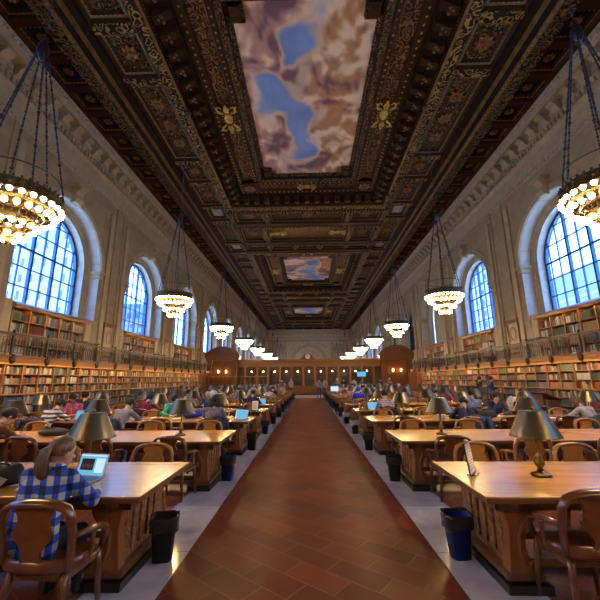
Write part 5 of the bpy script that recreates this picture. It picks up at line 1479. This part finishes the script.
laptop(-5.72, 8.95, -.1, 'open laptop with blue screen in front of the striped sweater', .36)
laptop(-4.55, 11.6, -.15, 'open laptop with blue screen beside the crimson top', .36)
laptop(-1.72, 8.95, -.25, 'open laptop with blue screen in front of the greyish purple jacket', .33)
laptop(-1.9, 14.3, 0, 'small open laptop near the aisle on the fifth left table', .33)
laptop(2.05, 11.62, .2, 'open laptop with blue screen in front of the pink checked shirt', .33)
laptop(2.4, 16.95, 0, 'open laptop in front of the bright blue jacket', .33)
laptop(5.2, 11.65, .1, 'open laptop with blue screen in front of the light blue sweater', .34)
laptop(3.0, 22.4, 0, 'open laptop at the eighth right table', .33)

# notice in a clear stand on the nearest right table, and its twin on a left table
def notice(x, y, rz, lab):
    o = thing('notice_stand', lab, 'sign', (x, y, TH), rz)
    b = MB(); b.box(-.07, .07, -.04, .05, 0, .008); b.build('foot', M['black_plastic'], o)
    R = Matrix.Rotation(-.12, 4, 'X')
    b = MB(); b.box(-.108, .108, 0, .012, .005, .30, 0, R); b.build('frame', M['black_plastic'], o)
    b = MB(); b.box(-.098, .098, -.002, 0, .015, .29, 0, R); p = b.build('sheet', M['white_paper'], o)
    b = MB()
    for q in range(8): b.box(-.08, .08-.03*(q % 3), -.0035, -.002, .05+q*.026, .058+q*.026, 0, R)
    b.build('printed_lines', plain('print_grey', (.3, .3, .36), .6), p)
notice(1.64, 3.88, .95, 'white notice in dark upright frame at the aisle corner of the nearest right table')
notice(-1.72, 11.5, -.2, 'greyish notice board standing on the fourth left table by the aisle')

def bag_mesh(sx, sy, sz, seed):
    b = MB(); b.sphere((0, 0, .5), .5, 20, 12)
    out = []
    for (x, y, z) in b.v:
        n_ = noise.noise(Vector((x*2.3+seed, y*2.3, z*2.3)))*.16
        f = 1+n_; zz = max(0, (z-.5)*f+.5)
        q = .75+.25*(1-zz)
        out.append((math.copysign(abs(x*2)**.75, x)*.5*sx*f*q, math.copysign(abs(y*2)**.75, y)*.5*sy*f*q, zz*sz))
    b.v = out; return b
def bag(name, cat, lab, x, y, z, dims, col, seed, rz=0, patch=None, strap=True):
    o = thing(name, lab, cat, (x, y, z), rz); m = cloth(col, .7)
    bag_mesh(*dims, seed).build('body', m, o)
    sx, sy, sz = dims
    if strap:
        b = MB(); b.tube([(-.12*sx, -.1*sy, .93*sz), (-.1*sx, -.3*sy, 1.08*sz), (.1*sx, -.3*sy, 1.08*sz), (.12*sx, -.1*sy, .93*sz)], .012, 6); b.build('strap', M['black_plastic'], o)
    if patch:
        b = MB(); b.prism([(-.22*sx, .2*sz), (.1*sx, .15*sz), (.24*sx, .42*sz), (.0, .62*sz), (-.18*sx, .5*sz)], lambda u, v: (u, -.46*sy-.0, v), lambda u, v: (u, -.3*sy, v)); b.build('patch', cloth(patch), o)
    return o
bag('backpack', 'bag', 'black bag with beige patch lying on the nearest left table', -2.82, 3.46, TH, (.36, .26, .20), (.014, .013, .013), 1.2, .1, (.45, .38, .25))
bag('laptop_bag', 'bag', 'dark laptop bag lying flat on the second left table beside the brown jacket', -4.6, 6.55, TH, (.62, .34, .13), (.02, .022, .026), 2.7, -.15)
bag('blue_bag', 'bag', 'bright blue and black bag on the third left table', -3.0, 9.4, TH, (.55, .3, .2), (.01, .03, .42), 4.1)
bag('dark_bag', 'bag', 'dark bag heaped on the aisle end of the third left table', -1.75, 9.3, TH, (.42, .34, .26), (.018, .02, .03), 6.3)
bag('shoulder_bag', 'bag', 'dark crumpled bag on the third right table beside the navy sweater', 4.2, 8.95, TH, (.6, .34, .2), (.02, .02, .026), 7.7)
bag('pale_bag', 'bag', 'pale lilac bag with black oval pocket on the fourth right table', 6.6, 12.0, TH, (.44, .32, .36), (.42, .42, .55), 9.2, 0, (.02, .02, .03))
def coat(x, y, rz, col, lab):
    """coat slung over a chair back: front and back falls joined over the rail"""
    o = bpy.data.objects.new('coat', None); C.objects.link(o); o.location = (x, y, 0); o.rotation_euler = (0, 0, rz); tag(o, lab, 'coat')
    nx, ny = 18, 20; vs = []; fs = []
    for j in range(ny+1):
        v = j/ny; s_ = (v-.42)
        if s_ < 0: z = .93+s_*1.15; y_ = -.335-.03*min(1, -s_*4)
        else: z = .93-s_*.85; y_ = -.225+.03*min(1, s_*4)
        if abs(s_) < .06: y_ = -.28+s_*.9; z = .935
        for i in range(nx+1):
            u = -1+2*i/nx
            w = .25+.03*math.sin(v*7)
            fold = .016*math.sin(u*11+v*3)+.01*math.sin(u*23)
            vs.append((u*w, y_+fold+.05*u*u, z-.05*u*u+.012*math.sin(u*5+v*4)))
    for j in range(ny):
        for i in range(nx): a = j*(nx+1)+i; fs.append((a, a+1, a+nx+2, a+nx+1))
    b = MB(); b.add(vs, fs, 0, True); q = b.build('drape', cloth(col), o); sd = q.modifiers.new('solid', 'SOLIDIFY'); sd.thickness = .018
    for sgn in (-1, 1):
        b = MB(); b.tube([(sgn*.2, -.36, .90), (sgn*.24, -.37, .7), (sgn*.22, -.36, .48), (sgn*.23, -.36, .36)], [.05, .06, .055, .05], 8); b.build('sleeve', cloth(col), o)
coat(-6.1, NEAR(2)+.02, -.1, (.022, .024, .034), 'dark coat over the chair of the striped sweater')
coat(-4.4, NEAR(2)+.02, -.1, (.03, .05, .14), 'dark blue coat over the chair of the grey hooded sweatshirt')
coat(-2.02, NEAR(2)+.02, 0, (.016, .018, .032), 'black coat over the chair of the greyish purple jacket')
coat(3.6, NEAR(2)+.02, -.1, (.025, .055, .14), 'denim blue jacket over the chair of the slumped navy coat')
coat(6.12, NEAR(2)+.02, .26, (.02, .06, .08), 'dark teal coat over the chair of the grey sweater')
coat(2.27, NEAR(3)+.02, 0, (.03, .032, .035), 'charcoal coat over the chair of the pink checked shirt')
def cup(x, y, lab):
    o = thing('paper_cup', lab, 'cup', (x, y, TH), 0, 'white cups on the third right table')
    b = MB(); b.lathe([(.03, 0), (.042, .10), (.044, .105), (.04, .103), (.03, .01)], 16); b.build('cup_body', M['white_paper'], o)
    b = MB(); b.lathe([(.045, .1), (.046, .112), (.038, .118), (.02, .119)], 16); b.build('lid', M['white_paper'], o)
cup(3.02, 8.72, 'white lidded cup, first of three on the third right table'); cup(3.16, 8.80, 'white lidded cup, middle of three on the third right table'); cup(3.34, 8.74, 'white lidded cup, last of three on the third right table')
def paper(x, y, rz, lab, w=.21, h=.297):
    b = MB()
    n = 6
    vs = []; fs = []
    for i in range(n+1):
        for j in range(2): vs.append((-w/2+w*j, -h/2+h*i/n, .003+.006*math.sin(i*1.1)))
        if i: fs.append((2*i-2, 2*i-1, 2*i+1, 2*i))
    b.add(vs, fs, 0, True); o = b.build('paper_sheet', M['white_paper']); s_ = o.modifiers.new('s', 'SOLIDIFY'); s_.thickness = .002; s_.offset = 1
    o.location = (x, y, TH+.001); o.rotation_euler = (0, 0, rz); tag(o, lab, 'paper')
paper(-2.55, 3.5, .2, 'sheet of paper beside the black bag on the nearest left table'); paper(-3.4, 9.3, .4, 'sheet of paper in front of the green sweater')
paper(5.5, 9.2, -.3, 'sheet of paper in front of the man in navy sweater'); paper(5.85, 8.95, .2, 'sheet of paper under the arms of the grey sweater'); paper(-5.3, 6.25, .3, 'sheet of paper by the hand of the brown jacket')
def openbook(x, y, rz, lab):
    o = thing('open_book', lab, 'book', (x, y, TH), rz)
    for s in (-1, 1):
        b = MB(); pts = [(0, .008), (s*.04, .03), (s*.10, .028), (s*.17, .012), (s*.17, .003), (0, .003)]
        b.prism(pts, lambda u, v: (u, -.12, v), lambda u, v: (u, .12, v)); b.build('pages', M['white_paper'], o)
    b = MB(); b.box(-.178, .178, -.125, .125, 0, .003); b.build('cover', cloth((.2, .05, .04)), o)
openbook(4.75, 9.35, PI, 'open book in front of the man with chin on hand'); openbook(-3.9, 9.3, PI, 'open book in front of the green sweater')
# display on a pole beside the screen, monitor on a table
o = thing('display_screen', 'blue lit display on a pole in front of the far screen', 'display', (5.55, 38.4, 0))
b = MB(); b.lathe([(.25, 0), (.25, .03), (.04, .05)], 16); b.build('base', M['black_plastic'], o)
b = MB(); b.tube([(0, 0, .04), (0, 0, 2.3)], .03, 8); b.build('pole', M['black_plastic'], o)
b = MB(); b.box(-.48, .48, -.06, -.02, 1.95, 2.5); b.build('casing', M['black_plastic'], o)
b = MB(); b.box(-.45, .45, -.065, -.06, 1.98, 2.47); b.build('panel', emit('display_blue', (.10, .45, .9), 1.3), o)
o = thing('computer_monitor', 'pale lit monitor on the ninth-row right table near the aisle', 'monitor', (1.75, F0+DR*8+.7, TH))
b = MB(); b.box(-.12, .12, -.08, .08, 0, .015); b.build('foot', M['black_plastic'], o)
b = MB(); b.box(-.02, .02, .0, .03, .01, .2); b.build('stand', M['black_plastic'], o)
b = MB(); b.box(-.28, .28, -.02, .02, .12, .48); b.build('casing', M['black_plastic'], o)
b = MB(); b.box(-.265, .265, -.024, -.02, .135, .465); b.build('panel', emit('monitor_pale', (.6, .78, .9), 1.2), o)
# sloping reading stand by the right-hand bookcases
o = thing('reading_stand', 'sloping dark wooden reading stand before the right bookcases', 'stand', (9.3, 14.6, 0), .5)
b = MB(); b.box(-.7, .7, -.03, .03, 0, 0.0, 0, None) if False else b.prism([(-.6, 1.12), (.6, .82), (.6, .86), (-.6, 1.16)], lambda x, z: (x, -.28, z), lambda x, z: (x, .28, z)); b.build('slope', M['screen_dark'], o)
for s in (-1, 1):
    b = MB(); b.box(s*.5-.04, s*.5+.04, -.2, .2, 0, 1.08 if s < 0 else .84); b.build('leg', M['screen_dark'], o)

# ------------------------------------------------------------------ light
w = bpy.data.worlds.new('sky'); sc.world = w; w.use_nodes = True
bg = w.node_tree.nodes['Background']; nt = w.node_tree
tc = nt.nodes.new('ShaderNodeTexCoord'); sp = nt.nodes.new('ShaderNodeSeparateXYZ'); nt.links.new(tc.outputs['Generated'], sp.inputs[0])
nt.links.new(ramp(nt, sp.outputs[2], [(.0, (.46, .64, .9)), (.2, (.30, .53, 1.0)), (.7, (.10, .33, .95))]), bg.inputs[0])
bg.inputs[1].default_value = 11
sc.view_settings.view_transform = 'Standard'; sc.view_settings.look = 'None'; sc.view_settings.exposure = -0.16; sc.view_settings.gamma = 1
sc.view_settings.use_curve_mapping = False
cy = sc.cycles
cy.use_denoising = True
try: cy.denoiser = 'OPENIMAGEDENOISE'
except Exception: pass
cy.max_bounces = 7; cy.diffuse_bounces = 4; cy.glossy_bounces = 3; cy.transmission_bounces = 4; cy.transparent_max_bounces = 12
cy.sample_clamp_indirect = 6; cy.caustics_reflective = False; cy.caustics_refractive = False
bpy.context.view_layer.update()
